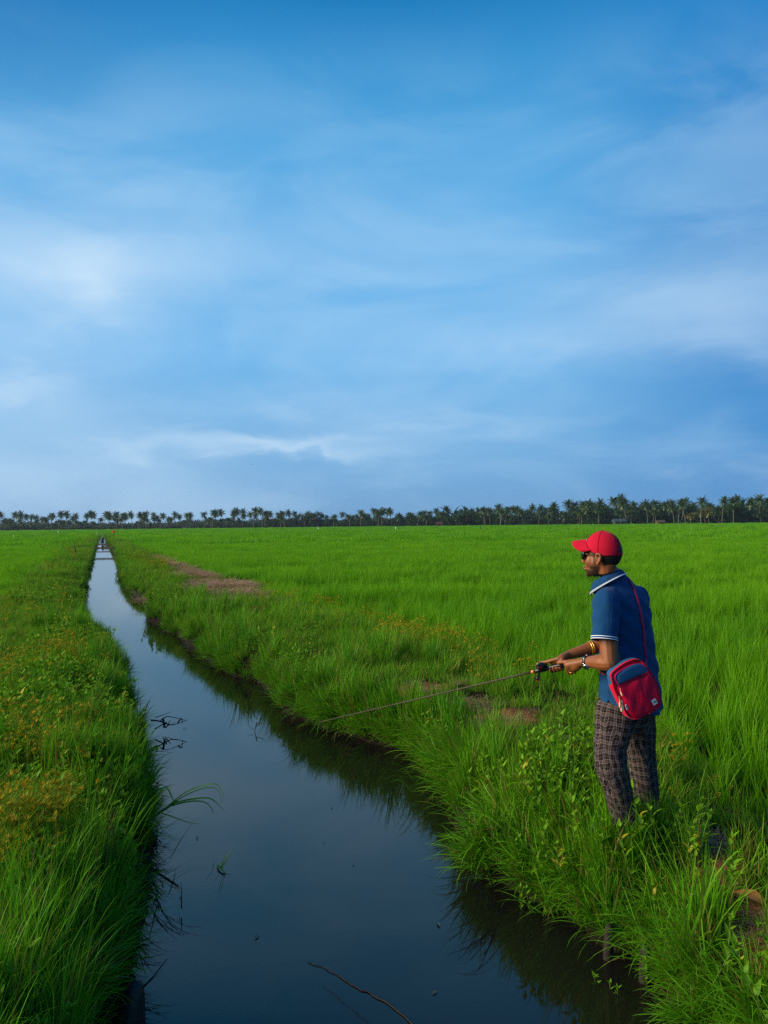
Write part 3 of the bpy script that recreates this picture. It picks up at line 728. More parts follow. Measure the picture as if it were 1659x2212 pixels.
# ------------------------------------------------------------------ things in and by the water
def strip(mb, P, wds, n_out, mi=0, val=.5):
    """a leaf ribbon along points P with widths; lies across the direction n_out"""
    P = [Vector(p) for p in P]; k = len(P); vs = []; ts = []
    for i in range(k):
        T = (P[min(i + 1, k - 1)] - P[max(i - 1, 0)]).normalized(); sd = T.cross(Vector(n_out)).normalized()
        vs += [P[i] - sd * wds[i] / 2, P[i] + sd * wds[i] / 2]; ts += [i / (k - 1)] * 2
    mb.add(vs, [(2 * i, 2 * i + 1, 2 * i + 3, 2 * i + 2) for i in range(k - 1)], mi, ts, val)
def spline(pts, n=10):
    P = [Vector(p) for p in pts]; out = []
    for i in range(len(P) - 1):
        p0, p1, p2, p3 = P[max(i - 1, 0)], P[i], P[i + 1], P[min(i + 2, len(P) - 1)]
        for j in range(n):
            t = j / n
            out.append(.5 * ((2 * p1) + (p2 - p0) * t + (2 * p0 - 5 * p1 + 4 * p2 - p3) * t * t + (3 * p1 - p0 - 3 * p2 + p3) * t ** 3))
    out.append(P[-1]); return out
def reed():
    Yb = 5.45; q = lambda a, b, dy=0: W(a, b, Yb + dy)
    base = q(300, 1775); root = thing('arching_reed', base, 'pale green reed with long blades arching out over the water from the left bank', 'reed')
    rel = lambda pts: [p - base for p in pts]
    st = MB(); st.tube(rel(spline([q(300, 1775), q(325, 1768), q(350, 1752), q(385, 1728)], 4)), [.009] * 12 + [.004], 7); st.obj('stem', M_WEED, root)
    for pts, wd in (([(350, 1752), (400, 1712), (440, 1697), (468, 1694), (480, 1712), (484, 1728)], .012), ([(360, 1744), (405, 1716), (445, 1702), (470, 1706), (481, 1738)], .010),
                    ([(375, 1735), (410, 1727), (450, 1724), (472, 1738), (487, 1758)], .016), ([(365, 1742), (405, 1732), (440, 1732), (458, 1748), (460, 1765)], .013),
                    ([(345, 1755), (375, 1765), (405, 1776), (432, 1780)], .011), ([(330, 1764), (348, 1738), (352, 1718), (362, 1722)], .010), ([(320, 1768), (345, 1712), (360, 1702), (374, 1728), (378, 1744)], .016)):
        mb = MB(); P = rel(spline([q(a, b, (i - 1) * .03) for i, (a, b) in enumerate(pts)], 6)); n = len(P)
        strip(mb, P, [wd * (1 - (i / (n - 1)) ** 2.2) + .0012 for i in range(n)], (0, -.45, .9), 0, .75); mb.obj('blade', M_WEED, root, True, True)
reed()
def twig_thing(name, label, cat, lines, Y, mtl, z0=None):
    base = W(*lines[0][0][0], Y); o = MB()
    for pts, r in lines:
        P = spline([W(a, b, Y + dy * .04) - base for dy, (a, b) in enumerate(pts)], 4); n = len(P)
        o.tube(P, [r * (1 - .75 * i / (n - 1)) for i in range(n)], 5)
    return tag(o.obj(name, mtl, None, loc=base), label, cat)
twig_thing('dead_branch', 'dark wet branch tangle sticking out of the water by the left bank', 'branch', [([(326, 1556), (345, 1558), (372, 1566), (404, 1555)], .011), ([(345, 1558), (360, 1548), (385, 1552), (402, 1556)], .007), ([(335, 1575), (360, 1560), (352, 1572), (380, 1560)], .008), ([(352, 1552), (357, 1572), (368, 1556)], .014), ([(384, 1561), (392, 1552), (394, 1563)], .010), ([(335, 1550), (350, 1545), (372, 1537)], .006)], 8.30, M_SNAG)
twig_thing('water_stem', 'thin dark stem standing upright in the water below the floating sprig', 'stem', [([(392, 1962), (392, 1935), (391, 1905)], .0045), ([(392, 1950), (389, 1938), (386, 1942)], .003)], 4.47, M_SNAG)
twig_thing('drooping_twig', 'fine dark twig poking up from the water near the right bank', 'stem', [([(555, 1560), (550, 1578), (546, 1592)], .006), ([(552, 1570), (562, 1564), (574, 1552)], .005), ([(546, 1575), (540, 1570), (532, 1566)], .004)], 8.35, M_SNAG)
def snag_grass():
    """withered black blades trailing from the banks into the water"""
    for k, (px, py, n_, lab, sgn, ln) in enumerate(((312, 1850, 16, 'withered dark reeds trailing into the water under the arching reed', 1, .34), (1050, 1915, 18, 'withered dark blades drooping into the water from the right bank', -1, .36), (318, 1905, 14, 'long dark blades trailing over the water from the near left bank', 1, .36), (905, 1690, 12, 'dark drooping grass hanging into the water at the bend of the right bank', -1, .26))):
        p = G(px, py, WATER + .12); r = random.Random(k + 3); mb = MB()
        for _ in range(n_):
            blade(mb, (r.gauss(0, .07), r.gauss(0, .12), 0), (0.2 if sgn > 0 else math.pi + .1) + r.gauss(0, .5), r.uniform(.6, 1.1), r.uniform(.6, 1.1) * ln, r.uniform(.006, .011), r.uniform(.5, 1.6), 7, 0, r.random() * .5)
        tag(mb.obj('withered_reeds', M_BANK if k == 3 else M_SNAG, None, True, True, loc=p), lab, 'reeds')
snag_grass()
def sprig():
    p = G(475, 1880, WATER); root = thing('floating_sprig', p + Vector((0, 0, .004)), 'torn green grass sprig floating on the open water', 'sprig')
    s = MB(); s.tube([(-.03, .05, .004), (0, 0, .012), (.05, -.05, .004)], [.004, .006, .003], 6); s.obj('stem', M_WEED, root)
    for az, le, L in ((.9, .75, .16), (.7, .95, .17), (1.15, .9, .12), (.3, 1.2, .10), (2.2, 1.3, .07), (-.9, 1.45, .09)):
        mb = MB(); blade(mb, (0, 0, .01), az, le, L, .011, .35, 5, 0, .7); mb.obj('blade', M_WEED, root, True, True)
sprig()
M_BITS = simple('floating_leaf_bits', C(.07, .08, .055), .6, .2)
bit = MB(); leaf(bit, (0, 0, 0), .4, 1.45, .05, .014, 0, .4, .2); bit_me = bit.mesh('floating_leaf', M_BITS, True, True)
for px, py, lab, s in ((550, 2027, 'pale leaf scrap on the water under the thin dark stem', 1), (945, 1992, 'pale leaf scrap on the dark water near the right bank', 1), (428, 1757 + 55, 'small leaf floating off the withered reeds at left', .9), (716, 1745, 'tiny dark scrap floating in mid canal', .9), (763, 1868, 'tiny pale speck floating right of the green sprig', .7), (850, 1740, 'tiny scrap floating at the reflected grass of the right bank', .9), (945, 2140, 'brown leaf floating near the bottom of the picture', .8), (395, 1575, 'leaf scrap floating beside the dark branch tangle', 1.2), (700, 1820, 'faint speck floating on the bluest water', .6)):
    p = G(px, py, WATER + .006); o = link('floating_leaf', bit_me, None, p); o.rotation_euler = (0, 0, rng.uniform(0, 6)); o.scale = (s, s, s); tag(o, lab, 'leaf', 'scraps floating on the canal')
def long_dark_line():
    base = G(664, 2080, WATER); P = [G(a, b, WATER) - base + Vector((0, 0, .004)) for a, b in ((664, 2080), (700, 2092), (735, 2112), (770, 2135), (800, 2148), (850, 2178), (900, 2222))]
    mb = MB(); P = spline(P, 5); mb.tube([p + Vector((.004 * math.sin(i * 1.7), .004 * math.cos(i * 1.3), 0)) for i, p in enumerate(P)], [.002 + .0025 * i / len(P) for i in range(len(P))], 6)
    tag(mb.obj('dark_water_line', M_SNAG, None, loc=base), 'long crooked dark line on the water at the bottom of the canal view', 'twig')  # thin dark crooked tube lying on the water surface
long_dark_line()
def stump():
    p = G(275, 2225, WATER); mb = MB()
    mb.tube([(0, 0, -.2), (.01, 0, .05), (.03, .01, .16), (.045, .01, .22)], [.09, .075, .05, .018], 9)
    o = tag(mb.obj('wet_stump', M_SNAG, None, loc=p), 'black wet stump in the water at the left bottom corner', 'stump')
    P = [Vector((.03, 0, .15)), Vector((.10, .03, .21)), Vector((.17, .06, .29))]; b2 = MB(); b2.tube(P, [.006, .004, .002], 5); b2.obj('twig', M_SNAG, o)
stump()
for px, py, lab in ((1313, 2072, 'grey stake standing in the shaded right bank, nearer the man'), (1391, 2122, 'grey stake standing in the shaded right bank, nearer the bottom edge')):
    p = G(px, py, WATER); mb = MB(); mb.tube([(0, 0, -.3), (.004, .003, .05), (.012, .004, .15), (.014, .004, .18)], [.028, .027, .026, .017], 9)
    tag(mb.obj('bank_stake', M_STAKE, None, loc=p), lab, 'stake', 'stakes in the right bank')
# fallen brown leaf on the path
fl = MB(); leaf(fl, (0, 0, 0), 2.4, 1.2, .17, .11, 0, .4, .7)
M_BROWN = simple('brown_leaf', C(.30, .13, .03), .7, .2)
p = G(1655, 1925, .02); tag(fl.obj('fallen_leaf', M_BROWN, None, True, True, loc=(p.x, p.y, hz(p.x, p.y) + .03)), 'curled brown leaf on the bare earth at the right edge', 'leaf')

# planks across the canal and posts
def plank(px0, px1, py, z, thick, label, dy=0.0):
    a, b = G(px0, py, z), G(px1, py, z); c = (a + b) / 2; L = (b - a).length
    mb = MB(); ang = math.atan2(.37, .93) * .0
    for k in (-1, 0, 1): mb.box((0, k * .17, (k * .37) % .01), (L, .16, thick))
    tag(mb.obj('plank_bridge', M_WOOD, None, False, loc=c), label, 'footbridge', 'plank bridges over the canal')
    c2 = MB()
plank(188, 241, 1184, -.02, .14, 'brown plank footbridge over the canal, nearest and longest of three')
plank(197, 246, 1176.5, -.1, .10, 'grey plank footbridge just beyond the brown one')
plank(203, 238, 1164.5, -.1, .12, 'farthest plank footbridge where the canal narrows to a point')
def post(px, py0, py1, z, rad, label, lean=0.0, mtl=None):
    p = G(px, py0, z); h = (py0 - py1) / FOC * p.y; mb = MB()
    mb.tube([(0, 0, -.15), (lean * .5 * h, 0, h * .5), (lean * h, 0, h)], [rad, rad, rad * .85], 8)
    return tag(mb.obj('post', mtl or M_DARKWOOD, None, loc=p), label, 'post')
post(166, 1201, 1180, .0, .045, 'leaning black post in the weeds of the left bund', -.25)
post(221.5, 1171, 1162, -.2, .16, 'short black post beside the farthest plank footbridge', .1)
M_WHITE = simple('white_feathers', C(.78, .78, .72), .7, .2, vary=.05)
M_RED = simple('red_cloth', C(.55, .05, .02), .8, .1)
def flag():
    p = G(246.5, 1153.5, 0.0); p = W(246, 1152, 150); root = thing('cloth_flag', p + Vector((0, 0, -.3)), 'red cloth flag on a stick in the rice by the far end of the canal', 'flag')
    a = MB(); a.tube([(0, 0, -.3), (0, 0, .95)], [.03, .02], 6); a.obj('stick', M_STAKE, root)
    b = MB(); vs = []; fs = []
    for i in range(7):
        for j in range(4): vs.append((-.32 + .10 * i, .05 * math.sin(i * 1.4 + j), .92 - j * .13 - .05 * abs(i - 2) + .03 * math.sin(i + j)))
    for i in range(6):
        for j in range(3): fs.append((i * 4 + j, i * 4 + j + 1, i * 4 + j + 5, i * 4 + j + 4))
    b.add(vs, fs); b.tube([(.05, 0, .6), (.07, 0, .1)], [.07, .03], 6); b.obj('cloth', M_RED, root)
flag()
def egret(px, py, Y, label):
    p = W(px, py, Y); root = thing('egret', (p.x, p.y, PADDY), label, 'bird', 'white egrets in the rice'); z = p.z - PADDY
    b = MB(); b.ell((0, 0, z - .05), (.11, .22, .17), Matrix.Rotation(.7, 3, 'Y') @ Matrix.Rotation(.5, 3, 'X')); b.tube([(-.05, .02, z + .02), (-.12, .0, z + .18), (-.10, 0, z + .30), (-.17, 0, z + .34)], [.06, .04, .035, .035], 8); b.obj('body', M_WHITE, root)
    k = MB(); k.tube([(-.17, 0, z + .34), (-.30, 0, z + .31)], [.02, .004], 6); k.obj('beak', simple('egret_beak', C(.5, .35, .05)), root)
    for s in (-.03, .03):
        l = MB(); l.tube([(0, s, z - .15), (0, s, 0)], [.012, .012], 5); l.obj('leg', M_SNAG, root)
egret(688, 1141, 190, 'white egret standing in the rice left of centre, before the palm gap')
egret(855, 1140.5, 180, 'white egret standing in the rice at the middle of the field')
egret(126, 1149, 200, 'white egret at the far edge of the rice left of the canal')
post(29.5, 1163, 1156, .1, .05, 'thin white marker stick in the rice at far left', 0, M_WHITE)
post(209, 1156, 1150.5, .1, .09, 'pale marker stick in the rice just left of the canal end', .1, simple('pale_stick', C(.45, .45, .25)))
post(1038, 1144, 1136, .1, .07, 'dark thin stake in the rice before the red-roofed hut', 0)

M_BIRD = simple('dark_feathers', C(.02, .025, .03), .8, .1)
def bird(px, py, Y, span, label, tilt):
    p = W(px, py, Y); mb = MB(); s = span / 2
    mb.ell((0, 0, 0), (.045 * span * 2, .2 * span, .05 * span * 2))
    for k in (-1, 1):
        vs = [(0, -.1 * s, .02), (0, .22 * s, .02), (k * .5 * s, .20 * s, .30 * s), (k * .5 * s, -.05 * s, .30 * s), (k * s, .02 * s, .02 * s), (k * s * .98, -.06 * s, .0)]
        vs += [(x, y, z - .03 * s) for x, y, z in vs]
        mb.add(vs, [(0, 1, 2, 3), (3, 2, 4, 5), (9, 8, 7, 6), (11, 10, 8, 9), (0, 3, 9, 6), (3, 5, 11, 9), (1, 7, 8, 2), (2, 8, 10, 4)])
    o = tag(mb.obj('flying_bird', M_BIRD, None, loc=p), label, 'bird', 'birds in the sky'); o.rotation_euler = (0, tilt, .3)
bird(545, 1003.5, 110, .45, 'lone dark bird with bowed wings low in the sky left of centre', -.2)
bird(667, 640, 90, .26, 'lower of two tiny dark birds high in the sky', .3)
bird(670.4, 637, 92, .26, 'upper of two tiny dark birds high in the sky', -.3)

# ------------------------------------------------------------------ the far treeline
def frond(mb, r, c, az, up, L, droop, mi=0):
    d = Vector((math.cos(az), math.sin(az), 0)); z = Vector((0, 0, 1)); sd = Vector((-math.sin(az), math.cos(az), 0)); p = Vector(c); n = 9; v = r.random()
    for i in range(n):
        t = i / n; a = up - droop * t * (1 + .6 * t)
        T = d * math.cos(a) + z * math.sin(a); q = p + T * (L / n)
        w_ = L * .26 * math.sin(math.pi * min(1, .12 + t * .95)) ** .7 + .05
        N = (z * math.cos(a) - d * math.sin(a))
        mb.add([p - sd * .05, p + sd * .05, q + sd * .05, q - sd * .05], [(0, 1, 2, 3)], mi, [t] * 4, v)
        for s in (-1, 1):
            for h in (0, .5):
                b = p.lerp(q, h); e = b + sd * s * w_ * r.uniform(.8, 1.1) + T * w_ * .45 - z * w_ * r.uniform(.35, .75)
                mb.add([b, b + T * (L / n * .62), e], [(0, 1, 2)], mi, [t, t, t], v)
        p = q
def palm_meshes(seed, H, nf, L, lean, yellow=False):
    r = random.Random(seed); c = Vector((lean * H, lean * .4 * H, H)); t = MB()
    t.tube([(0, 0, -.3), (lean * .15 * H, 0, H * .3), (lean * .55 * H, lean * .2 * H, H * .7), c], [.28, .19, .16, .14], 7)
    k = MB()
    for i in range(nf):
        u = i / nf; frond(k, r, c + Vector((0, 0, .1)), i * 2.4 + r.uniform(-.3, .3), 1.45 - 2.2 * u + r.uniform(-.15, .15), L * r.uniform(.82, 1.1), r.uniform(.45, .95))
    return t.mesh('trunk', M_TRUNK), k.mesh('crown', M_PALMY if yellow else M_PALM, True, True)
PALM = [palm_meshes(i, 13, 30, 4.5, random.Random(i).uniform(-.2, .2)) for i in range(7)]
PALMY = [palm_meshes(50 + i, 8, 22, 4.4, .04 * i, True) for i in range(2)]
def dist_at(px): return float(np.interp(px, [0, 300, 700, 1000, 1300, 1659], [520, 525, 500, 450, 400, 370]))
def strip_pts(lst, x0, y0, sc=.3134): return [((x0 + sc * u) * .54, (y0 + sc * v) * .54) for u, v in lst]
P1 = strip_pts([(10, 150), (75, 230), (180, 155), (240, 150), (155, 235), (315, 180), (410, 185), (490, 195), (540, 215), (650, 165), (745, 145), (845, 145), (955, 170), (1075, 172), (1170, 143), (1225, 155), (1320, 150), (1385, 155), (1410, 185), (1490, 150), (1560, 165), (1595, 172), (1050, 270), (790, 250), (720, 290), (900, 270)], 0, 2000)
P2 = strip_pts([(5, 170), (95, 150), (165, 158), (205, 170), (280, 145), (385, 163), (455, 240), (520, 168), (620, 155), (710, 180), (780, 165), (830, 162)], 500, 2000)
P3 = strip_pts([(1015, 150), (1110, 128), (1160, 135), (1260, 122), (1360, 128), (1450, 108), (1540, 118), (1500, 170), (1590, 150), (1640, 100)], 500, 2000) + strip_pts([(155, 105), (290, 150), (360, 155), (430, 140), (505, 130), (590, 145), (545, 220), (440, 240)], 1000, 2000)
P4 = strip_pts([(765, 150), (1065, 185), (1170, 148), (1270, 185), (1410, 125), (1380, 190), (1495, 168), (1565, 105)], 1000, 2000) + strip_pts([(45, 190), (85, 180), (130, 165), (215, 170), (330, 230), (400, 220), (490, 230), (540, 210), (620, 195), (700, 200), (765, 170), (945, 178), (1045, 195), (1110, 185), (1170, 195), (1235, 180), (1405, 155), (1470, 170), (1535, 170), (1600, 185)], 1500, 1980)
P5 = strip_pts([(0, 190), (60, 215), (125, 208), (180, 235), (245, 212), (300, 245), (395, 195), (490, 200), (590, 225), (660, 210), (730, 168), (825, 138), (960, 155), (1045, 145), (1105, 145), (1240, 130), (1470, 100), (1530, 80), (1610, 120), (890, 280), (1040, 270), (1260, 220), (1380, 300), (1540, 260)], 2000, 1960)
P6 = strip_pts([(20, 110), (125, 140), (260, 130), (350, 122), (460, 135), (505, 120), (570, 155), (660, 105), (700, 120), (790, 150), (870, 95), (980, 150), (1120, 95), (1240, 95), (1330, 75), (1435, 98), (1500, 130), (1550, 70), (1585, 150), (1640, 95), (1385, 240), (60, 230), (1180, 190), (1080, 210), (320, 230)], 2500, 1960, .3448)
P6Y = strip_pts([(760, 285), (880, 240), (970, 235)], 2500, 1960, .3448)  # three low palms given a yellow frond colour
SEGS = [(P1, 'coconut palm in the loose row at the left end of the treeline', 'palms at the left end'), (P2, 'coconut palm in the thin row left of the treeline gap', 'palms left of the gap'), (P3, 'coconut palm in the row right of the treeline gap', 'palms right of the gap'),
        (P4, 'coconut palm in the middle grove of the treeline', 'palms of the middle grove'), (P5, 'coconut palm in the grove behind the man\'s red cap', 'palms behind the cap'), (P6, 'coconut palm in the dense grove at the right end of the treeline', 'palms at the right end')]
def put_palm(me, px, py, D, Hm, label, group, r):
    base_py = 1132 - (px - CX) * .0115
    top = W(px, py, D); H = max(3.0, top.z - PADDY)
    s = H / Hm; o = thing('coconut_palm', (top.x, top.y, PADDY), label, 'palm tree', group, r.uniform(0, 6.28))
    wsc = s if s > .75 else .75
    o.scale = (wsc, wsc, s)
    link('trunk', me[0], o); link('crown', me[1], o)
    return o
_pr = random.Random(5)
for pts, lab, grp in SEGS:
    for (px, py) in pts:
        D = dist_at(px) * _pr.uniform(.93, 1.08); m = _pr.choice(PALM)
        put_palm(m, px, py + 3, D, 14.6, lab, grp, _pr)
for pts, lab, grp in SEGS:
    lo, hi = min(p[0] for p in pts), max(p[0] for p in pts); tops = sorted(pts)
    for _ in range({'palms at the left end': 26, 'palms left of the gap': 12, 'palms right of the gap': 18}.get(grp, 26)):
        px = _pr.uniform(lo, hi); py = float(np.interp(px, [p[0] for p in tops], [p[1] for p in tops])); base_ = 1140 - (px - CX) * .0115
        put_palm(_pr.choice(PALM), px, py + (base_ - py) * _pr.uniform(.12, .55), dist_at(px) * _pr.uniform(.97, 1.08), 14.6, lab, grp, _pr)
for i, ((px, py), lab) in enumerate(zip(P6Y, ('low palm with yellow fronds, left of three at the edge of the right grove', 'low palm with yellow fronds, middle of three at the edge of the right grove', 'low palm with yellow fronds, right of three at the edge of the right grove'))):
    put_palm(PALMY[i % 2], px, py, dist_at(px) * .95, 9.5, lab, 'yellow palms', _pr)

def tree_meshes(seed, wdt, H):
    r = random.Random(seed); t = MB(); k = MB()
    t.tube([(0, 0, -.3), (.1, .1, H * .35), (.2, 0, H * .7)], [.4, .3, .12], 7)
    cl = []
    for i in range(15):
        a = r.random() * 6.28; q = r.uniform(.1, 1) ** .6
        c = Vector((q * wdt * .42 * math.cos(a), q * wdt * .42 * math.sin(a), H * r.uniform(.40, .88) * (1.03 - .15 * q))); cl.append((c, r.uniform(.12, .22) * wdt))
        if i < 6: t.tube([(.1, .05, H * .42), Vector((0, 0, H * .5)).lerp(c, .5), c], [.13, .08, .03], 5)
    for c, s in cl:
        v = r.random()
        for _ in range(110):
            d = Vector((r.gauss(0, 1), r.gauss(0, 1), r.gauss(0, .8))).normalized() * s * r.uniform(.55, 1.05)
            leaf(k, c + d, r.random() * 6.28, r.uniform(.2, 2.2), r.uniform(.5, .95), r.uniform(.28, .5), 0, min(1, max(0, v + r.uniform(-.3, .3))), .5)
    return t.mesh('trunk', M_TRUNK), k.mesh('crown', M_TREE, True, True)
TREES = [tree_meshes(80 + i, 9 + i, 11) for i in range(4)]
def put_tree(px, py, D, wsc, label, grp, r):
    top = W(px, py, D); H = max(2.5, top.z - PADDY); s = H / 10.6
    o = thing('broadleaf_tree', (top.x, top.y, PADDY), label, 'tree', grp, r.uniform(0, 6.28)); o.scale = (wsc, wsc, s)
    m = r.choice(TREES); link('trunk', m[0], o); link('crown', m[1], o)
for px, py, w_, lab in [((1000 + .3134 * 700) * .54, (2000 + .3134 * 148) * .54, 1.0, 'round dark broadleaf tree left of the pair rising beside the palms'), ((1000 + .3134 * 860) * .54, (2000 + .3134 * 152) * .54, 1.1, 'round dark broadleaf tree right of the pair rising beside the palms'),
                        ((1000 + .3134 * 205) * .54, (2000 + .3134 * 205) * .54, .55, 'small dark broadleaf tree between palms right of the gap'), ((2000 + .3134 * 1180) * .54, (1960 + .3134 * 122) * .54, .8, 'thin-topped broadleaf tree in the grove above the red cap')]:
    put_tree(px, py, dist_at(px) * 1.0, w_, lab, None, _pr)
for i in range(125):
    px = _pr.uniform(560, 1690) if i % 3 else _pr.uniform(1050, 1690)
    top = float(np.interp(px, [0, 300, 640, 860, 1100, 1250, 1659], [1132, 1130, 1123, 1116, 1104, 1091, 1086])) + _pr.uniform(-3, 13)
    seg = 'dark broadleaf tree filling the grove ' + ('left of the gap' if px < 430 else 'right of the gap' if px < 760 else 'in the middle of the treeline' if px < 1150 else 'behind the red cap' if px < 1420 else 'at the right end')
    put_tree(px, top, dist_at(px) * _pr.uniform(1.02, 1.12), _pr.uniform(.7, 1.05), seg, 'dark trees filling the grove', _pr)
for i in range(14):
    px = _pr.uniform(0, 330); put_tree(px, 1132 + _pr.uniform(-3, 8), dist_at(px) * _pr.uniform(1.0, 1.08), _pr.uniform(.5, .9), 'low dark tree under the palms at the left end', 'low trees at the left end', _pr)

def scatter_bushes():
    n = 1200; px = rng.uniform(-80, 1740, n); D = np.interp(px, [0, 300, 700, 1000, 1300, 1659], [520, 525, 500, 450, 400, 370]) * rng.uniform(.985, 1.07, n)
    X = (px - CX) / FOC * D; s = rng.uniform(.7, 1.9, n) * np.interp(px, [0, 400, 900, 1659], [1.0, 1.05, 1.6, 1.9])
    s = s * (.3 + 1.2 * fbm(px * .035, px * 0 + 3))
    scatter('undergrowth', 'bushes', np.stack([X, D, np.full(n, PADDY)], 1), np.stack([px * 0, px * 0, rng.uniform(0, 6.28, n)], 1), np.stack([s, s, s], 1), rng.choice(len(ORDER['bushes']), n))
    n = 520; px = rng.uniform(-100, 1000, n); D = rng.uniform(900, 1050, n); X = (px - CX) / FOC * D
    s = rng.uniform(3.2, 5.4, n) * (.55 + .8 * fbm(px * .011, px * 0 + 8))
    scatter('distant_woods', 'bushes', np.stack([X, D, np.full(n, PADDY)], 1), np.stack([px * 0, px * 0, rng.uniform(0, 6.28, n)], 1), np.stack([s * 1.4, s, s], 1), rng.choice(vidx('bushes', 'bushes'), n))
scatter_bushes()
def hut(px, py, D, wx, h, wall_c, roof_c, label):
    p = W(px, py, D); root = thing('hut', (p.x, p.y, PADDY), label, 'hut')
    a = MB(); a.box((0, 0, h * .35), (wx, wx * .8, h * .7)); a.obj('wall', simple('hut_wall', wall_c), root, False)
    b = MB(); x, y = wx * .6, wx * .5
    b.add([(-x, -y, h * .65), (x, -y, h * .65), (x, y, h * .65), (-x, y, h * .65), (-x, 0, h * 1.1), (x, 0, h * 1.1)], [(0, 1, 5, 4), (2, 3, 4, 5), (0, 4, 3), (1, 2, 5), (3, 2, 1, 0)]); b.obj('roof', simple('hut_roof', roof_c), root, False)
    c = MB(); c.box((0, -wx * .405, h * .28), (.8, .03, h * .5)); c.obj('door', M_DARKWOOD, root, False)
hut(949, 1136, 430, 3.0, 2.6, C(.07, .02, .02), C(.085, .028, .024), 'small dark red hut at the foot of the middle grove')
hut(1426, 1131, 372, 3.6, 2.2, C(.14, .085, .03), C(.09, .055, .025), 'low ochre hut under the right grove')
hut(1338, 1133, 382, 5.5, 3.0, C(.05, .045, .035), C(.035, .07, .085), 'hut with a blue-grey roof under the palms above the cap')
M_POLE = simple('pale_pole', C(.17, .15, .13), .8, .2)
for px, py0, py1, lab in ((1465, 1133, 1104, 'pale utility pole before the right grove, left of two'), (1584, 1132, 1101, 'pale utility pole before the right grove, right of two')):
    D = dist_at(px) * .95; t = W(px, py1, D); mb = MB(); mb.tube([(0, 0, 0), (0, 0, t.z - PADDY)], [.22, .15], 8)
    mb.box((0, 0, t.z - PADDY - .5), (1.2, .1, .1)); tag(mb.obj('utility_pole', M_POLE, None, loc=(t.x, t.y, PADDY)), lab, 'pole')

# ------------------------------------------------------------------ the angler
MAN = Vector((1.385, 4.29, 0.0)); MAN.z = hz(1.385, 4.29) * 0
M_SKIN = None
def skin_mat(n):
    a = n.new('ShaderNodeAttribute', attribute_name='beard').outputs['Fac']
    p = objcoord(n); v = n.noise(p, 18, 5, .6); f = n.noise(p, 260, 3)
    base = n.mix(v, C(.17, .050, .013), C(.26, .088, .026))
    base = n.mix(n.math('MULTIPLY', a, .88), base, C(.018, .011, .008))
    return principled(n, base, .48, .35, bump=n.math('ADD', f, n.math('MULTIPLY', v, .5)), bstr=.12, bdist=.002)
M_SKIN = mat('brown_skin', skin_mat)
def cloth_mat(name, c0, c1, weave=900, rough=.85, folds=0.0):
    def b(n):
        p = objcoord(n); v = n.noise(p, 7, 4); k = n.noise(p, 420, 2)
        col = n.mix(v, c0, c1)
        h = n.math('MULTIPLY', k, .06)
        if folds:
            mp = n.new('ShaderNodeMapping'); n.l.new(p, mp.inputs[0]); mp.inputs['Scale'].default_value = (1, 1, .35); mp.inputs['Rotation'].default_value = (.3, .5, 0)
            h = n.math('ADD', h, n.math('MULTIPLY', n.noise(mp.outputs[0], 13, 2, .4, .6), folds))
        return principled(n, col, rough, .15, bump=h, bstr=.55, bdist=.02, **{'Sheen Weight': .04, 'Sheen Roughness': .5})
    return mat(name, b)
M_SHIRT = cloth_mat('blue_pique', C(.0018, .034, .105), C(.003, .050, .145), folds=1.6)
M_TRIM = simple('white_rib_trim', C(.72, .74, .78), .8, .1, vary=.05)
M_TRIMB = simple('blue_rib', C(.006, .05, .16), .85, .1)
M_CAP = cloth_mat('red_cap_cotton', C(.36, .002, .016), C(.46, .003, .028), folds=.15)
M_HAIR = simple('black_hair', C(.010, .008, .007), .6, .3, scale=140)
M_GLASS = simple('black_lenses', C(.006, .006, .007), .12, .6)
M_GOLD = simple('gold', C(.75, .42, .06), .3, .5, .8)
M_STEEL = simple('watch_steel', C(.5, .5, .5), .25, .5, 1.0)
M_BLACKP = simple('black_plastic', C(.010, .010, .011), .35, .4)
def plaid_mat(n):
    uv = n.new('ShaderNodeAttribute', attribute_name='plaid'); s = n.new('ShaderNodeSeparateXYZ'); n.l.new(uv.outputs['Vector'], s.inputs[0])
    def stripes(c, per):
        f = n.math('FRACT', n.math('DIVIDE', c, per)); out = None
        for pos_, wdt, st in ((.12, .045, 1.0), (.27, .035, .6), (.42, .045, .9), (.76, .03, .45)):
            d = n.math('ABSOLUTE', n.math('SUBTRACT', f, pos_)); q = n.math('MULTIPLY', n.math('LESS_THAN', d, wdt), st)
            out = q if out is None else n.math('MAXIMUM', out, q)
        return out
    a, b = stripes(s.outputs[0], .040), stripes(s.outputs[1], .048)
    m = n.math('MINIMUM', n.math('ADD', n.math('MULTIPLY', a, .5), n.math('MULTIPLY', b, .5)), 1.0)
    p = objcoord(n); fade = n.noise(p, 9, 3)
    m = n.math('MULTIPLY', m, n.math('ADD', .55, n.math('MULTIPLY', fade, .6)))
    col = n.mix(m, C(.010, .008, .009), C(.23, .175, .165))
    mp = n.new('ShaderNodeMapping'); n.l.new(p, mp.inputs[0]); mp.inputs['Rotation'].default_value = (.4, .3, 0)
    h = n.math('ADD', n.math('MULTIPLY', n.noise(mp.outputs[0], 16, 3, .5, .8), 1.0), n.math('MULTIPLY', n.noise(p, 500, 1), .15))
    return principled(n, col, .9, .1, bump=h, bstr=.6, bdist=.025)
M_PLAID = mat('brown_plaid', plaid_mat)

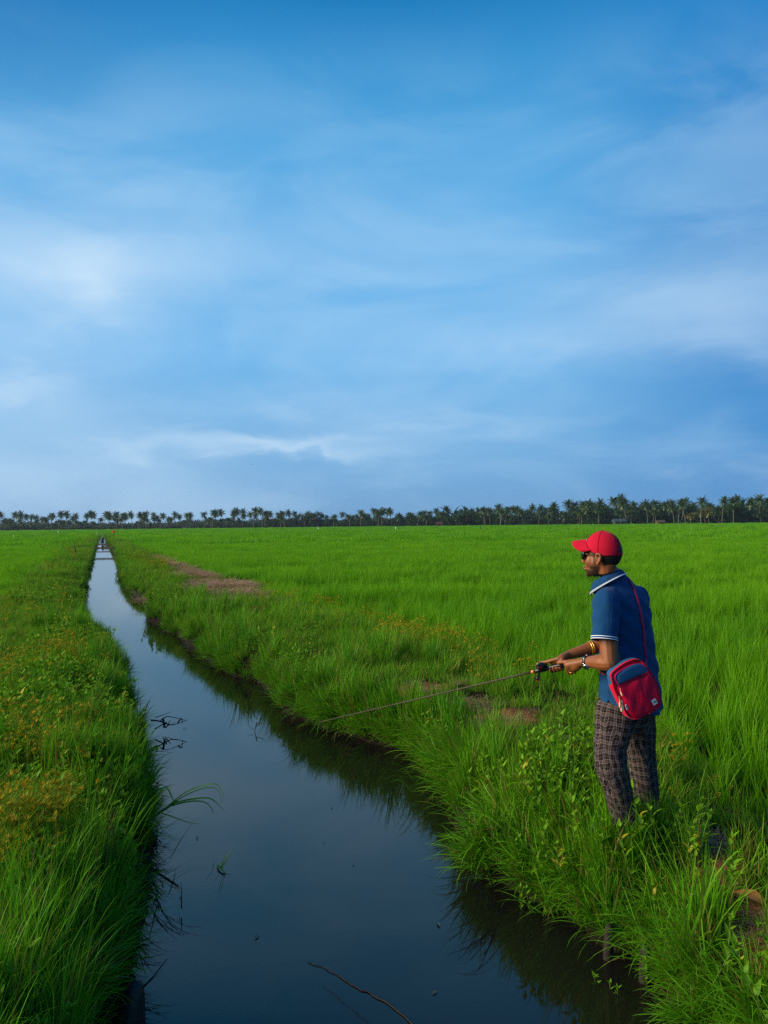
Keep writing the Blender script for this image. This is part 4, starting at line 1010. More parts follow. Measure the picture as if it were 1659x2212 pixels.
def remeshed(mb, name, voxel, smooth_it, mats):
    me = mb.mesh(name + '_raw', []); o = bpy.data.objects.new(name + '_raw', me); COL.objects.link(o)
    md = o.modifiers.new('fuse', 'REMESH'); md.mode = 'VOXEL'; md.voxel_size = voxel; md.use_smooth_shade = True
    if smooth_it: sm = o.modifiers.new('relax', 'SMOOTH'); sm.factor = .5; sm.iterations = smooth_it
    dg = bpy.context.evaluated_depsgraph_get(); dg.update()
    out = bpy.data.meshes.new_from_object(o.evaluated_get(dg)); out.name = name
    bpy.data.objects.remove(o); bpy.data.meshes.remove(me)
    out.materials.clear()
    for m in mats: out.materials.append(m)
    out.polygons.foreach_set('use_smooth', [True] * len(out.polygons)); out.update()
    return out
def coords(me):
    a = np.empty(len(me.vertices) * 3, np.float32); me.vertices.foreach_get('co', a); return a.reshape(-1, 3)
def setco(me, a): me.vertices.foreach_set('co', a.astype(np.float32).ravel()); me.update()
def normals(me):
    a = np.empty(len(me.vertices) * 3, np.float32); me.vertex_normals.foreach_get('vector', a); return a.reshape(-1, 3)

def loft(mb, rings, n=28):
    """closed solid from rings of (centre, axis_u, axis_v) with elliptical section"""
    vs = []
    for c, u, v in rings:
        for j in range(n):
            a = 2 * math.pi * j / n; vs.append(c + u * math.cos(a) + v * math.sin(a))
    k = len(rings)
    fs = [(i * n + j, i * n + (j + 1) % n, (i + 1) * n + (j + 1) % n, (i + 1) * n + j) for i in range(k - 1) for j in range(n)]
    fs += [tuple(reversed(range(n))), tuple((k - 1) * n + j for j in range(n))]
    mb.add(vs, fs)

def build_man():
    w_ = lambda px, py, Y: W(px, py, Y) - MAN
    up = Vector((0, 0, 1))
    th = R(47); r_ = Vector((math.cos(th), math.sin(th), 0)); f_ = Vector((-math.sin(th), math.cos(th), 0))      # torso right / forward
    hh = R(53); hr = Vector((math.cos(hh), math.sin(hh), 0)); hf = Vector((-math.sin(hh), math.cos(hh), 0))      # head right / forward
    HC = w_(1300, 1203, 4.26)
    H = lambda x, y, z: HC + hr * x + hf * y + up * z
    HM = Matrix((hr, hf, up)).transposed()
    root = thing('person', MAN, 'man in red cap, blue polo shirt and plaid trousers fishing from the grassy bank', 'person')
    neckb = w_(1323, 1260, 4.28)
    shl, shr = w_(1309, 1300, 4.14), w_(1376, 1291, 4.43)
    ell, wrl = w_(1317, 1432, 4.06), w_(1264, 1429, 4.22)
    elr, wrr = w_(1326, 1386, 4.44), w_(1228, 1415, 4.38)
    # rod axis
    RB, RT = w_(1243, 1429.5, 4.285), w_(690, 1560, 5.25)
    ax = (RT - RB).normalized()
    at = lambda d: RB + ax * d
    # --- torso rings (centre px, py, half lateral, half depth)
    TR = [(1323, 1241, .062, .056), (1328, 1250, .090, .070), (1335, 1265, .125, .073), (1343, 1280, .165, .090), (1349, 1300, .186, .105), (1351, 1330, .188, .118), (1353, 1370, .184, .126), (1356, 1410, .182, .133), (1358, 1450, .184, .142), (1361, 1490, .192, .152), (1362, 1520, .198, .158), (1362, 1552, .200, .160)]
    def torso(grow=0.0, last=len(TR)):
        return [(w_(px, py, 4.30), r_ * (a + grow), f_ * (b + grow)) for px, py, a, b in TR[:last]]
    # --- body: one continuous skin
    B = MB()
    B.ell(H(0, -.012, .035), (.074, .096, .098), HM); B.ell(H(0, .026, -.03), (.066, .068, .078), HM); B.ell(H(0, .040, -.072), (.054, .054, .044), HM)
    B.ell(H(0, .078, -.100), (.022, .018, .018), HM); B.ell(H(0, .082, .03), (.05, .022, .022), HM)
    B.tube([H(0, .088, .022), H(0, .100, .0), H(0, .113, -.024), H(0, .098, -.034)], [.009, .010, .012, .011], 8)
    for s in (-1, 1):
        B.ell(H(s * .012, .104, -.032), (.010, .011, .009), HM); B.ell(H(s * .034, .050, -.024), (.030, .036, .044), HM)
        EM = HM @ Matrix.Rotation(-.2, 3, 'X') @ Matrix.Rotation(s * -.45, 3, 'Z')
        EP = [H(s * .076, .004, -.030), H(s * .079, .006, -.010), H(s * .082, .004, .012), H(s * .088, -.010, .022), H(s * .090, -.024, .014), H(s * .089, -.026, -.004), H(s * .084, -.016, -.024), H(s * .079, -.004, -.038), H(s * .076, .003, -.034)]
        B.tube(spline(EP, 4), [.0062] * 33, 8); B.ell(H(s * .078, -.010, -.004), (.006, .018, .026), EM)
    B.ell(H(0, .096, -.058), (.026, .013, .008), HM); B.ell(H(0, .094, -.072), (.023, .013, .009), HM)
    B.tube([H(0, -.03, .0), H(0, -.022, -.07), neckb + up * .06 - f_ * .005, neckb - up * .05], [(.060, .068), (.054, .058), (.049, .052), .055], 14, ref=hr)
    loft(B, torso(-.026, 9))
    for sh, el, wr in ((shl, ell, wrl), (shr, elr, wrr)):
        B.cone(neckb.lerp(sh, .35) - up * .035, .062, sh, .066); B.cone(sh, .062, sh.lerp(el, .5), .055); B.cone(sh.lerp(el, .5), .055, el, .044)
        B.cone(el, .045, el.lerp(wr, .3), .046); B.cone(el.lerp(wr, .3), .046, wr, .027)
    hipl, hipr = w_(1330, 1540, 4.22), w_(1378, 1545, 4.38)
    kl, kr = w_(1323, 1650, 4.185), w_(1390, 1660, 4.41)
    al, ar = Vector((w_(1351, 1790, 4.225).x, -.065, .085)), Vector((w_(1404, 1775, 4.43).x, .14, .085))
    for h, k, a in ((hipl, kl, al), (hipr, kr, ar)):
        B.cone(h - up * .05, .062, k, .048); B.cone(k, .046, k.lerp(a, .35), .046); B.cone(k.lerp(a, .35), .046, a, .034)
        B.cone(h.lerp(w_(1358, 1470, 4.30), .9), .07, h - up * .05, .062)
        toe = a + f_ * .15 - up * .06
        B.cone(a - f_ * .045 - up * .05, .033, toe, .030); B.cone(a, .038, toe - f_ * .05 + up * .01, .030)
        for j in range(5): B.cone(toe + r_ * (j - 2) * .017, .012, toe + f_ * (.052 - abs(j - 1.5) * .006) + r_ * (j - 2) * .019 - up * .012, .009, 8)
    # hands: the right one holds the handle from above, the left one cups the butt
    side = ax.cross(up).normalized()          # points away from the water's far side (to the man's right)
    if side.y < 0: side = -side
    upr = side.cross(ax).normalized()
    if upr.z < 0: upr = -upr
    def finger(P, r0, r1):
        P = [Vector(p) for p in P]; k = len(P) - 1
        for i in range(k): B.cone(P[i], r0 + (r1 - r0) * i / k, P[i + 1], r0 + (r1 - r0) * (i + 1) / k, 9)
    def arc(d, rad, a0, a1, n=4, sk=0.0):
        return [at(d + sk * i / n) + side * (math.sin(a0 + (a1 - a0) * i / n) * rad) + upr * (math.cos(a0 + (a1 - a0) * i / n) * rad) for i in range(n + 1)]
    # right palm lies over the top and far side of the handle
    pc = at(.105) + upr * .030 + side * .012
    B.ell(pc, (.048, .030, .018), Matrix((ax, side, upr)).transposed()); B.cone(wrr, .026, at(.075) + upr * .034 + side * .008, .026); B.cone(at(.075) + upr * .030, .024, at(.14) + upr * .024 + side * .018, .018)
    for d, r0, ext in ((.150, .0095, 4.0), (.128, .0098, 4.15), (.107, .0094, 4.1), (.088, .0085, 3.9)):
        finger(arc(d, .027, .75, .75 + ext * .92, 6, .004), r0, r0 * .82)
    finger([at(.085) + upr * .040 - side * .012, at(.13) + upr * .040 - side * .014, at(.168) + upr * .038 - side * .008, at(.200) + upr * .043 - side * .004], .0125, .0095)
    # left hand: back of the hand to the camera, fingers curled under and up behind the butt
    near = -side
    lw = wrl; lk = at(.035) + near * .030 - upr * .012
    B.cone(lw, .026, lk + upr * .006, .026); B.ell(lw.lerp(lk, .62) - upr * .006, (.042, .026, .034), Matrix(((lk - lw).normalized(), near, upr)).transposed())
    for i, (d, r0, L) in enumerate(((.052, .0098, 1.0), (.034, .0100, 1.05), (.015, .0096, 1.0), (-.003, .0086, .86))):
        k0 = at(d) + near * .032 - upr * (.026 + .004 * i)
        finger([lw.lerp(k0, .55), k0, at(d + .004) + near * .016 - upr * (.056 * L), at(d + .006) - near * .008 - upr * (.052 * L), at(d + .004) - near * .020 - upr * (.030 * L)], r0, r0 * .84)
    finger([lw.lerp(lk, .5) + upr * .016 + near * .004, at(.048) + near * .026 + upr * .014, at(.075) + near * .022 + upr * .018, at(.094) + near * .018 + upr * .016], .0135, .0100)
    body = remeshed(B, 'body', .0038, 4, [M_SKIN])
    co = coords(body); rel = co - np.array(HC); X = rel @ np.array(hr); Yh = rel @ np.array(hf); Zh = rel[:, 2]
    jaw = np.clip((-.030 - Zh + (Yh - .02) * .15) / .018, 0, 1) * np.clip((Zh + .135) / .02, 0, 1) * np.clip((Yh + .008) / .02, 0, 1) * (np.linalg.norm(rel, axis=1) < .17)
    mouth = np.clip(1 - np.abs(Zh + .064) / .010, 0, 1) * np.clip(1 - np.abs(X) / .022, 0, 1) * (Yh > .085)
    tache = np.clip(1 - np.abs(Zh + .046) / .010, 0, 1) * np.clip(1 - np.abs(X) / .034, 0, 1) * (Yh > .07)
    sideb = np.clip(1 - np.abs(Yh - .018) / .016, 0, 1) * np.clip((.05 - Zh) / .02, 0, 1) * np.clip((Zh + .06) / .02, 0, 1) * (np.abs(X) > .045)
    brow = np.clip(1 - np.abs(Zh - .036) / .007, 0, 1) * (Yh > .07) * (np.abs(X) > .012)
    cheekcut = np.maximum(np.clip((.066 - Yh) / .03, 0, 1) * np.clip((-.035 - Zh) / .02, .25, 1), np.clip((-.066 - Zh) / .012, 0, 1))
    be = np.clip(np.maximum.reduce([jaw * 1.25 * np.maximum(cheekcut, .25), tache * .9, sideb * .8, brow * .9]) - mouth, 0, 1)
    0 and print('BEARD', be.max(), (be > .5).sum(), Zh[be > .5].min(), Zh[be > .5].max(), Yh[be>.5].max(), Zh.max())
    a = body.attributes.new('beard', 'FLOAT', 'POINT'); a.data.foreach_set('value', be.astype(np.float32))
    link('body', body, root)
    # --- dark shoes
    for a in (al, ar):
        sh_ = MB(); toe = a + f_ * .16 - up * .055
        sh_.cone(a - f_ * .05 - up * .048, .042, toe, .038); sh_.cone(a - up * .01, .046, toe - f_ * .06 + up * .008, .040); sh_.cone(toe, .038, toe + f_ * .04 - up * .008, .030)
        link('shoe', remeshed(sh_, 'shoe', .006, 3, [M_BLACKP]), root)
    # --- hair under the cap
    hb = MB(); hb.ell(H(0, -.016, .030), (.080, .102, .102), HM, 140, 120); hm = hb.mesh('hair', M_HAIR)
    bm = bmesh.new(); bm.from_mesh(hm); kill = []
    for v in bm.verts:
        q = v.co - HC; x, y, z = q.dot(hr), q.dot(hf), q.z
        if y > .030 or (y > -.030 and z < .016) or z < -.072 + max(0, (y + .085)) * .5 + .004 * math.sin(x * 300): kill.append(v)
    bmesh.ops.delete(bm, geom=kill, context='VERTS'); bm.to_mesh(hm); bm.free()
    link('hair', hm, root)
    # --- shirt
    T = MB(); loft(T, torso(.012))
    for sh, c0, c1, c2, rad in ((shl, w_(1309, 1318, 4.125), w_(1307, 1350, 4.095), w_(1305.5, 1392, 4.07), .070), (shr, w_(1374, 1310, 4.455), w_(1360, 1345, 4.46), w_(1342, 1378, 4.46), .068)):
        T.cone(neckb.lerp(sh, .45) - up * .035, .070, sh, .074)
        T.tube([sh + up * .01, c0, c1, c2], [.072, .076, .071, .069], 20)
        T.ell(sh, (.074, .074, .074))
    sm = remeshed(T, 'shirt', .007, 9, [M_SHIRT])
    co = coords(sm); nn = normals(sm)
    rx = (co - np.array(w_(1358, 1450, 4.30)[:])); lat = rx @ np.array(r_); fwd = rx @ np.array(f_); ang = np.arctan2(fwd, lat)
    # soft folds: drape from the shoulders, gather above the bag
    low = np.clip((1.30 - co[:, 2]) / .5, 0, 1)
    fold = .0045 * np.sin(ang * 7 + co[:, 2] * 9) * low + .004 * np.sin((co[:, 2] * 38 + ang * 3.0) + 1.5 * np.sin(ang * 2)) * np.clip((1.25 - co[:, 2]) / .1, 0, 1) * np.clip((co[:, 2] - .85) / .1, 0, 1)
    fold += .003 * np.sin((co[:, 0] * .6 + co[:, 2]) * 60 + co[:, 1] * 25) * np.clip((1.44 - co[:, 2]) / .05, 0, 1)
    fold += .016 * (fbm(ang * 1.5 + co[:, 2] * 4 + 20, co[:, 2] * 7 - ang * 1.2) - .5) * np.clip((1.36 - co[:, 2]) / .12, 0, 1)
    co = co + nn * fold[:, None]; setco(sm, co)
    bm = bmesh.new(); bm.from_mesh(sm)
    cutl_n = (w_(1305.5, 1392, 4.07) - w_(1307, 1350, 4.095)).normalized(); cutl_p = w_(1305.5, 1381, 4.075)
    cutr_n = (w_(1342, 1378, 4.46) - w_(1360, 1345, 4.46)).normalized(); cutr_p = w_(1347, 1369, 4.46)
    hem0 = w_(1362, 1531, 4.30).z; rm = []
    def hemline(c):
        q = c - w_(1360, 1500, 4.30); an = math.atan2(q.dot(f_), -q.dot(r_))     # 0 = his left side, + = front
        k_ = max(0, min(1, (an - .05) / .14)); k_ *= 1 - max(0, min(1, (abs(an) - 2.6) / .3))
        return hem0 + .045 * k_ + .006 * math.sin(an * 5) + .05 * math.exp(-((an - .12) / .07) ** 2)
    for v in bm.verts:
        hem = hemline(v.co)
        hand_side = v.co.y < w_(1300, 1400, 4.16).y and v.co.z < hem0 + .55
        if v.co.z < hem: rm.append(v)
        elif (v.co - cutl_p).dot(cutl_n) > 0 and (v.co - cutl_p).length < .11 and (v.co - w_(1305.5, 1392, 4.07)).length < .085: rm.append(v)
        elif (v.co - cutr_p).dot(cutr_n) > 0 and (v.co - w_(1342, 1378, 4.46)).length < .083 and v.co.x < w_(1372, 1378, 4.46).x: rm.append(v)
    bmesh.ops.delete(bm, geom=rm, context='VERTS')
    for v in bm.verts:
        if v.is_boundary:
            if v.co.z < hem0 + .13: v.co.z = hemline(v.co)
            else:
                for cp_, cn_ in ((cutl_p, cutl_n), (cutr_p, cutr_n)):
                    if (v.co - cp_).length < .11: v.co -= cn_ * (v.co - cp_).dot(cn_)
    bm.to_mesh(sm); bm.free()
    so = link('shirt', sm, root)
    md = so.modifiers.new('thickness', 'SOLIDIFY'); md.thickness = .004; md.offset = -1
    bvh = BVHTree.FromPolygons([v.co.copy() for v in sm.vertices], [tuple(p.vertices) for p in sm.polygons])
    # sleeve cuff trims
    def ring_tube(mb, c, nrm, ra, rr, n=36, seg=8):
        nrm = nrm.normalized(); u = nrm.orthogonal().normalized(); v = nrm.cross(u); vs = []; fs = []
        for i in range(n):
            a = 2 * math.pi * i / n; o = u * math.cos(a) + v * math.sin(a)
            for j in range(seg):
                b = 2 * math.pi * j / seg; vs.append(c + o * (ra + rr[0] * math.cos(b)) + nrm * (rr[1] * math.sin(b)))
        for i in range(n):
            for j in range(seg): fs.append((i * seg + j, ((i + 1) % n) * seg + j, ((i + 1) % n) * seg + (j + 1) % seg, i * seg + (j + 1) % seg))
        mb.add(vs, fs)
    for cp, cn in ((cutl_p, cutl_n), (cutr_p, cutr_n)):
        cuff = MB(); ring_tube(cuff, cp - cn * .004, cn, .0685, (.004, .011)); co_ = cuff.obj('sleeve_cuff', M_TRIMB, so)
        for d in (-.010, .002):
            t = MB(); ring_tube(t, cp + cn * d, cn, .0715, (.0022, .0024)); t.obj('cuff_stripe', M_TRIM, co_)
    # collar
    cl = MB(); CC = w_(1313, 1252, 4.28); n = 40; vs = []; fs = []
    cr = Vector((math.cos(R(56)), math.sin(R(56)), 0)); cf = Vector((-math.sin(R(56)), math.cos(R(56)), 0))
    def cring(t, rl, rf, z0, slope):
        a = R(-255) + R(330) * t        # open at the front
        x, y = math.cos(a) * rl, math.sin(a) * rf
        return CC + cr * x + cf * y + up * (z0 - slope * y)
    rows = [(.060, .064, .000, .50), (.064, .068, .022, .47), (.072, .076, .022, .47), (.090, .092, -.006, .52), (.101, .096, -.036, .62)]
    for t in range(n):
        for rw in rows: vs.append(cring(t / (n - 1), *rw))
    k = len(rows)
    fs = [(i * k + j, (i + 1) * k + j, (i + 1) * k + j + 1, i * k + j + 1) for i in range(n - 1) for j in range(k - 1)]
    cl.add(vs, fs); clo = cl.obj('collar', M_SHIRT, so); md = clo.modifiers.new('thickness', 'SOLIDIFY'); md.thickness = .004
    for f in (.97, .74):
        t = MB(); P = [cring(i / (n - 1), .090 + .015 * f + .002, .092 + .008 * f + .002, -.006 - .026 * f + .003, .52 + .10 * f) for i in range(n)]
        t.tube(P, [.0019] * n, 6); t.obj('collar_stripe', M_TRIM, clo)
    nk = MB(); nk.tube([CC + cr * (.058 * math.cos(a)) + cf * (.060 * math.sin(a)) + up * (.025 - .46 * .06 * math.sin(a)) for a in np.linspace(0, 6.28, 40)], [.0016] * 40, 5); nk.obj('neck_thread', simple('neck_thread', C(.45, .28, .15)), root)
    # --- trousers
    Tr = MB()
    pel = lambda px, py, a, b, Y=4.30: (w_(px, py, Y), r_ * a, f_ * b)
    loft(Tr, [pel(1357, 1480, .172, .142), pel(1355, 1515, .180, .150), pel(1353, 1548, .176, .150), pel(1351, 1572, .158, .128)])
    def leg(pts):
        loft(Tr, [(w_(px, py, Y), r_ * a, f_ * b) for px, py, Y, a, b in pts], 24)
    LL = [(1340, 1497, 4.25, .075, .085), (1331, 1520, 4.225, .098, .112), (1329, 1540, 4.22, .100, .115), (1326, 1570, 4.21, .094, .110), (1319, 1620, 4.19, .084, .092), (1323, 1661, 4.18, .083, .092), (1335, 1702, 4.19, .076, .084), (1345, 1751, 4.215, .068, .074), (1353, 1795, 4.23, .066, .072)]
    RL = [(1366, 1500, 4.34, .075, .085), (1374, 1535, 4.37, .092, .105), (1381, 1575, 4.39, .084, .092), (1384, 1621, 4.40, .073, .080), (1391, 1670, 4.41, .070, .077), (1398, 1718, 4.42, .062, .068), (1402, 1751, 4.43, .056, .060), (1405, 1776, 4.43, .055, .059)]
    leg(LL); leg(RL)
    tm = remeshed(Tr, 'trousers', .007, 5, [M_PLAID])
    co = coords(tm); nn = normals(tm)
    axes = [np.array([w_(px, py, Y)[:] for px, py, Y, a, b in LL_]) for LL_ in (LL, RL)]
    def legdist(A):
        cx = np.interp(co[:, 2], A[::-1, 2], A[::-1, 0]); cy = np.interp(co[:, 2], A[::-1, 2], A[::-1, 1])
        return co[:, 0] - cx, co[:, 1] - cy
    (lx, ly), (rx_, ry_) = legdist(axes[0]), legdist(axes[1])
    left = (lx ** 2 + ly ** 2) < (rx_ ** 2 + ry_ ** 2)
    dx, dy = np.where(left, lx, rx_), np.where(left, ly, ry_)
    ang = np.arctan2(dx, -dy)                          # seam on the far side
    z = co[:, 2]
    amp = np.clip((.80 - z) / .1, 0, 1)
    fold = amp * (.030 * (fbm(ang * 1.6 + np.where(left, 0, 31) + z * 5, z * 13 + ang * 2.4) - .5) * (.35 + .5 * np.exp(-((z - .45) / .16) ** 2) + .8 * np.exp(-((z - .13) / .09) ** 2)) + .016 * (fbm(ang * 2.2 + 9, z * 2.5 + np.where(left, 0, 17)) - .5))
    setco(tm, co + nn * fold[:, None].astype(np.float32))
    pl = np.stack([ang * .092 + fold * 1.2, z + fold * 1.5 + .01 * np.sin(ang * 2 + z * 9), np.where(left, 0, 1)], 1).astype(np.float32)
    at_ = tm.attributes.new('plaid', 'FLOAT_VECTOR', 'CORNER')
    lv = np.empty(len(tm.loops), np.int32); tm.loops.foreach_get('vertex_index', lv)
    cp = pl[lv].copy()
    ls = np.empty(len(tm.polygons), np.int32); tm.polygons.foreach_get('loop_start', ls); lt = np.empty(len(tm.polygons), np.int32); tm.polygons.foreach_get('loop_total', lt)
    al_ = ang[lv]
    for s, t in zip(ls, lt):
        aa = al_[s:s + t]
        if aa.max() - aa.min() > 3.0: cp[s:s + t, 0] = np.where(aa < 0, cp[s:s + t, 0] + 2 * math.pi * .092, cp[s:s + t, 0])
    at_.data.foreach_set('vector', cp.ravel())
    link('trousers', tm, root)
    # --- cap
    cap = MB(); nu, nv = 108, 30; vs = []; fs = []; cc = (0, -.008, .022); rad = (.086, .110, .126)
    def edge_z(y): return .020 + y * .42
    def dome(u, t):
        a = 2 * math.pi * u; x0, y0 = math.sin(a), math.cos(a)
        y = cc[1] + rad[1] * y0; ze = max(-.1, (edge_z(y) - cc[2]) / rad[2]); t0 = math.asin(max(-.95, min(.95, ze)))
        ph = t0 + (math.pi / 2 - t0) * t
        seam = 1 - .010 * abs(math.sin(3 * a)) ** 12 * 0
        return H(cc[0] + rad[0] * math.cos(ph) * x0 * seam, cc[1] + rad[1] * math.cos(ph) * y0 * seam, cc[2] + rad[2] * math.sin(ph) ** .96 if ph > 0 else cc[2] + rad[2] * math.sin(ph))
    for i in range(nu):
        for j in range(nv): vs.append(dome(i / nu, j / nv * .999))
    vs.append(H(cc[0], cc[1], cc[2] + rad[2]))
    for i in range(nu):
        for j in range(nv - 1):
            ub = min(abs(i + .5 - nu / 2), nu) / nu * 2 * math.pi * .10; zb = j * .0052
            if zb > .011 and (ub / .034) ** 2 + ((zb - .011) / .036) ** 2 < 1: continue
            fs.append((i * nv + j, ((i + 1) % nu) * nv + j, ((i + 1) % nu) * nv + j + 1, i * nv + j + 1))
        fs.append((i * nv + nv - 1, ((i + 1) % nu) * nv + nv - 1, nu * nv))
    cap.add(vs, fs); capo = cap.obj('cap', M_CAP, root)
    md = capo.modifiers.new('thickness', 'SOLIDIFY'); md.thickness = .003; md.offset = 1
    br = MB(); vs = []; fs = []; ns, nt = 21, 8
    for i in range(ns):
        s = -1 + 2 * i / (ns - 1)
        for j in range(nt):
            t = j / (nt - 1); yb = .030 + .044 * math.sqrt(max(0, 1 - s * s)); ye = .088 + .080 * (1 - abs(s) ** 4)
            vs.append(H(s * (.080 - .010 * t * abs(s)), yb + (ye - yb) * t, .102 - .062 * abs(s) ** 1.8 - .012 * t - .02 * t * (1 - s * s) * 0))
    fs = [(i * nt + j, (i + 1) * nt + j, (i + 1) * nt + j + 1, i * nt + j + 1) for i in range(ns - 1) for j in range(nt - 1)]
    br.add(vs, fs); bo = br.obj('cap_brim', M_CAP, capo); md = bo.modifiers.new('thickness', 'SOLIDIFY'); md.thickness = .005; md.offset = 0
    bt = MB(); bt.ell(H(cc[0], cc[1], cc[2] + rad[2] + .002), (.008, .008, .005), HM); bt.obj('cap_button', M_CAP, capo)
    lg = MB(); lg.box(H(-.032, .0745, .0965), (.028, .003, .010), HM @ Matrix.Rotation(.42, 3, 'Z') @ Matrix.Rotation(.35, 3, 'X')); lg.obj('cap_emblem', simple('pale_embroidery', C(.55, .30, .36)), capo)
    for k_ in range(6):
        sm_ = MB(); P = [dome((k_ + .5) / 6, t) + (dome((k_ + .5) / 6, t) - H(*cc)).normalized() * .0028 for t in np.linspace(.02 if k_ not in (2, 3) else .4, .97, 12)]
        sm_.tube(P, [.0011] * 12, 5); sm_.obj('cap_seam', M_CAP, capo)
    # --- sunglasses
    g = MB(); vs = []; fs = []; m = 14
    for i in range(m):
        s = -1 + 2 * i / (m - 1); a = s * 1.05
        for z in (.040, .022, .000, -.016): vs.append(H(math.sin(a) * .074, .040 + math.cos(a) * .070 + (.004 if z < .03 else 0), z + .002 - .006 * abs(s) ** 3 * (1 if z > 0 else -1)))
    fs = [(i * 4 + j, (i + 1) * 4 + j, (i + 1) * 4 + j + 1, i * 4 + j + 1) for i in range(m - 1) for j in range(3)]
    g.add(vs, fs); go = g.obj('sunglasses', M_GLASS, root); md = go.modifiers.new('thickness', 'SOLIDIFY'); md.thickness = .004; md.offset = 1
    for s in (-1, 1):
        t = MB(); t.tube([H(s * .066, .072, .018), H(s * .080, .030, .016), H(s * .083, -.004, .012), H(s * .080, -.022, -.004)], [(.003, .004), (.0028, .004), (.0025, .0035), .002], 6); t.obj('temple', M_BLACKP, go)
        q = MB(); q.box(H(s * .0745, .058, .0185), (.004, .012, .003), HM); q.obj('gold_accent', M_GOLD, go)
    # --- wrist things
    d = (wrr - elr).normalized(); c = elr.lerp(wrr, .50)
    br_ = MB(); ring_tube(br_, c, (d + up * .15).normalized(), .0435, (.0028, .0045)); ring_tube(br_, c + d * .010, (d + up * .1).normalized(), .0425, (.0028, .0045)); bro = br_.obj('bracelet', M_GOLD, root)
    kn = MB(); kn.ell(c - up * .046 + d * .004 - side * .01, (.006, .006, .009)); kn.obj('bracelet_charm', M_GOLD, bro)
    d = (wrl - ell).normalized(); c = ell.lerp(wrl, .90); wt = MB(); ring_tube(wt, c, d, .0325, (.0035, .0105)); wo = wt.obj('wristwatch', M_BLACKP, root)
    for k_ in range(7):
        u = d.orthogonal().normalized(); v = d.cross(u); a = k_ / 7 * 6.28; o = u * math.cos(a) + v * math.sin(a)
        l = MB(); l.box(c + o * .036, (.003, .018, .008), Matrix((o, d, o.cross(d))).transposed()); l.obj('strap_link', M_STEEL, wo)
    fc = MB(); o = (near * .75 - up * .65).normalized(); fc.tube([c + o * .030, c + o * .044], [.020, .019], 20); fc.obj('watch_case', M_STEEL, wo)
    rg = MB(); kk = at(.036) + near * .020 - upr * .048; ring_tube(rg, kk, (near * .5 + upr).normalized(), .0105, (.0018, .003)); rg.obj('ring', M_GOLD, root)

    # --- the fishing rod (held, so a thing of its own)
    rod = thing('fishing_rod', MAN + RB, 'black fishing rod with a low reel, held out over the bank by the man', 'fishing rod')
    o0 = RB; rel_ = lambda v: v - o0
    hd = MB(); hd.tube([rel_(at(x)) for x in (-.03, -.02, .10, .16, .175)], [.011, .0145, .0125, .013, .010], 12); hd.obj('handle', M_BLACKP, rod)
    seat = MB(); seat.tube([rel_(at(x)) for x in (.165, .18, .225, .25, .262)], [.011, .015, .015, .012, .008], 12); seat.obj('reel_seat', M_BLACKP, rod)
    og = MB(); og.tube([rel_(at(x)) for x in (.262, .268, .278, .282)], [.008, .0105, .0105, .006], 10); og.obj('winding_ring', simple('orange_winding', C(.70, .22, .02), .4), rod)
    Ltot = (RT - RB).length
    bl = MB(); P = [rel_(at(x)) - up * (.05 * ((x - .28) / (Ltot - .28)) ** 2 * 0) for x in np.linspace(.278, Ltot, 14)]; bl.tube(P, [.0060 - .0038 * i / 13 for i in range(14)], 8); bl.obj('blank', simple('rod_blank', C(.075, .055, .035), .6, .15), rod)
    for f in (.26, .42, .56, .68, .79, .88, .99):
        gd = MB(); ring_tube(gd, rel_(at(Ltot * f)) + upr * .011 * (1.1 - f * .5), ax, .008 * (1.15 - f * .6), (.0012, .0012), 14, 5); gd.tube([rel_(at(Ltot * f)), rel_(at(Ltot * f)) + upr * .004], [.003, .002], 5); gd.obj('guide', M_BLACKP, rod)
    # low-profile reel
    Rm = Matrix((ax, side, upr)).transposed(); rc = rel_(at(.205))
    rl = MB(); rl.ell(rc + upr * .026, (.036, .030, .021), Rm, 20, 14); rl.tube([rc + upr * .022 - side * .036, rc + upr * .022 + side * .036], [.022, .022], 18); rl.box(rc + upr * .012, (.05, .02, .012), Rm); ro = rl.obj('reel', M_BLACKP, rod)
    sp = MB(); sp.tube([rc + upr * .030 + ax * .012 - side * .018, rc + upr * .030 + ax * .012 + side * .018], [.016, .016], 14); sp.obj('spool', M_GOLD, ro)
    dr = MB(); dr.tube([rc + upr * .020 + near * .036, rc + upr * .020 + near * .046], [.016, .008], 14); dr.obj('drag_star', simple('red_anodised', C(.45, .015, .02), .3, .5), ro)
    cr_ = MB(); hx = rc + upr * .018 + near * .048; dn = (-up + ax * .06).normalized()
    cr_.tube([hx + upr * .016, hx, hx + dn * .055], [(.006, .003), (.007, .003), (.005, .003)], 8); cro = cr_.obj('crank', M_BLACKP, ro)
    for k_ in (0, 1):
        e = hx + dn * (.058 if k_ == 0 else -.02); kb = MB(); kb.tube([e, e + near * .006, e + near * .030], [.004, .010, .009], 10); kb.obj('crank_knob', M_BLACKP, cro)
    kn2 = MB(); kn2.ell(hx + dn * .068 + near * .012, (.009, .009, .007)); kn2.obj('knob_cap', simple('red_knob', C(.5, .02, .03), .35, .5), cro)

    # --- shoulder bag
    BC = w_(1370, 1490, 4.035); bag = thing('shoulder_bag', MAN + BC, 'red and blue zipped shoulder bag hanging at the man\'s left hip', 'bag')
    ya = R(12); bx = Vector((math.cos(ya), math.sin(ya), 0)); bn = Vector((-math.sin(ya), math.cos(ya), 0))      # bn points away from the camera
    SC = 1597 / 4.035
    def bp(px, py, dep): return bx * ((px - 1370) / SC / math.cos(ya)) + up * (-(py - 1490) / SC) + bn * dep
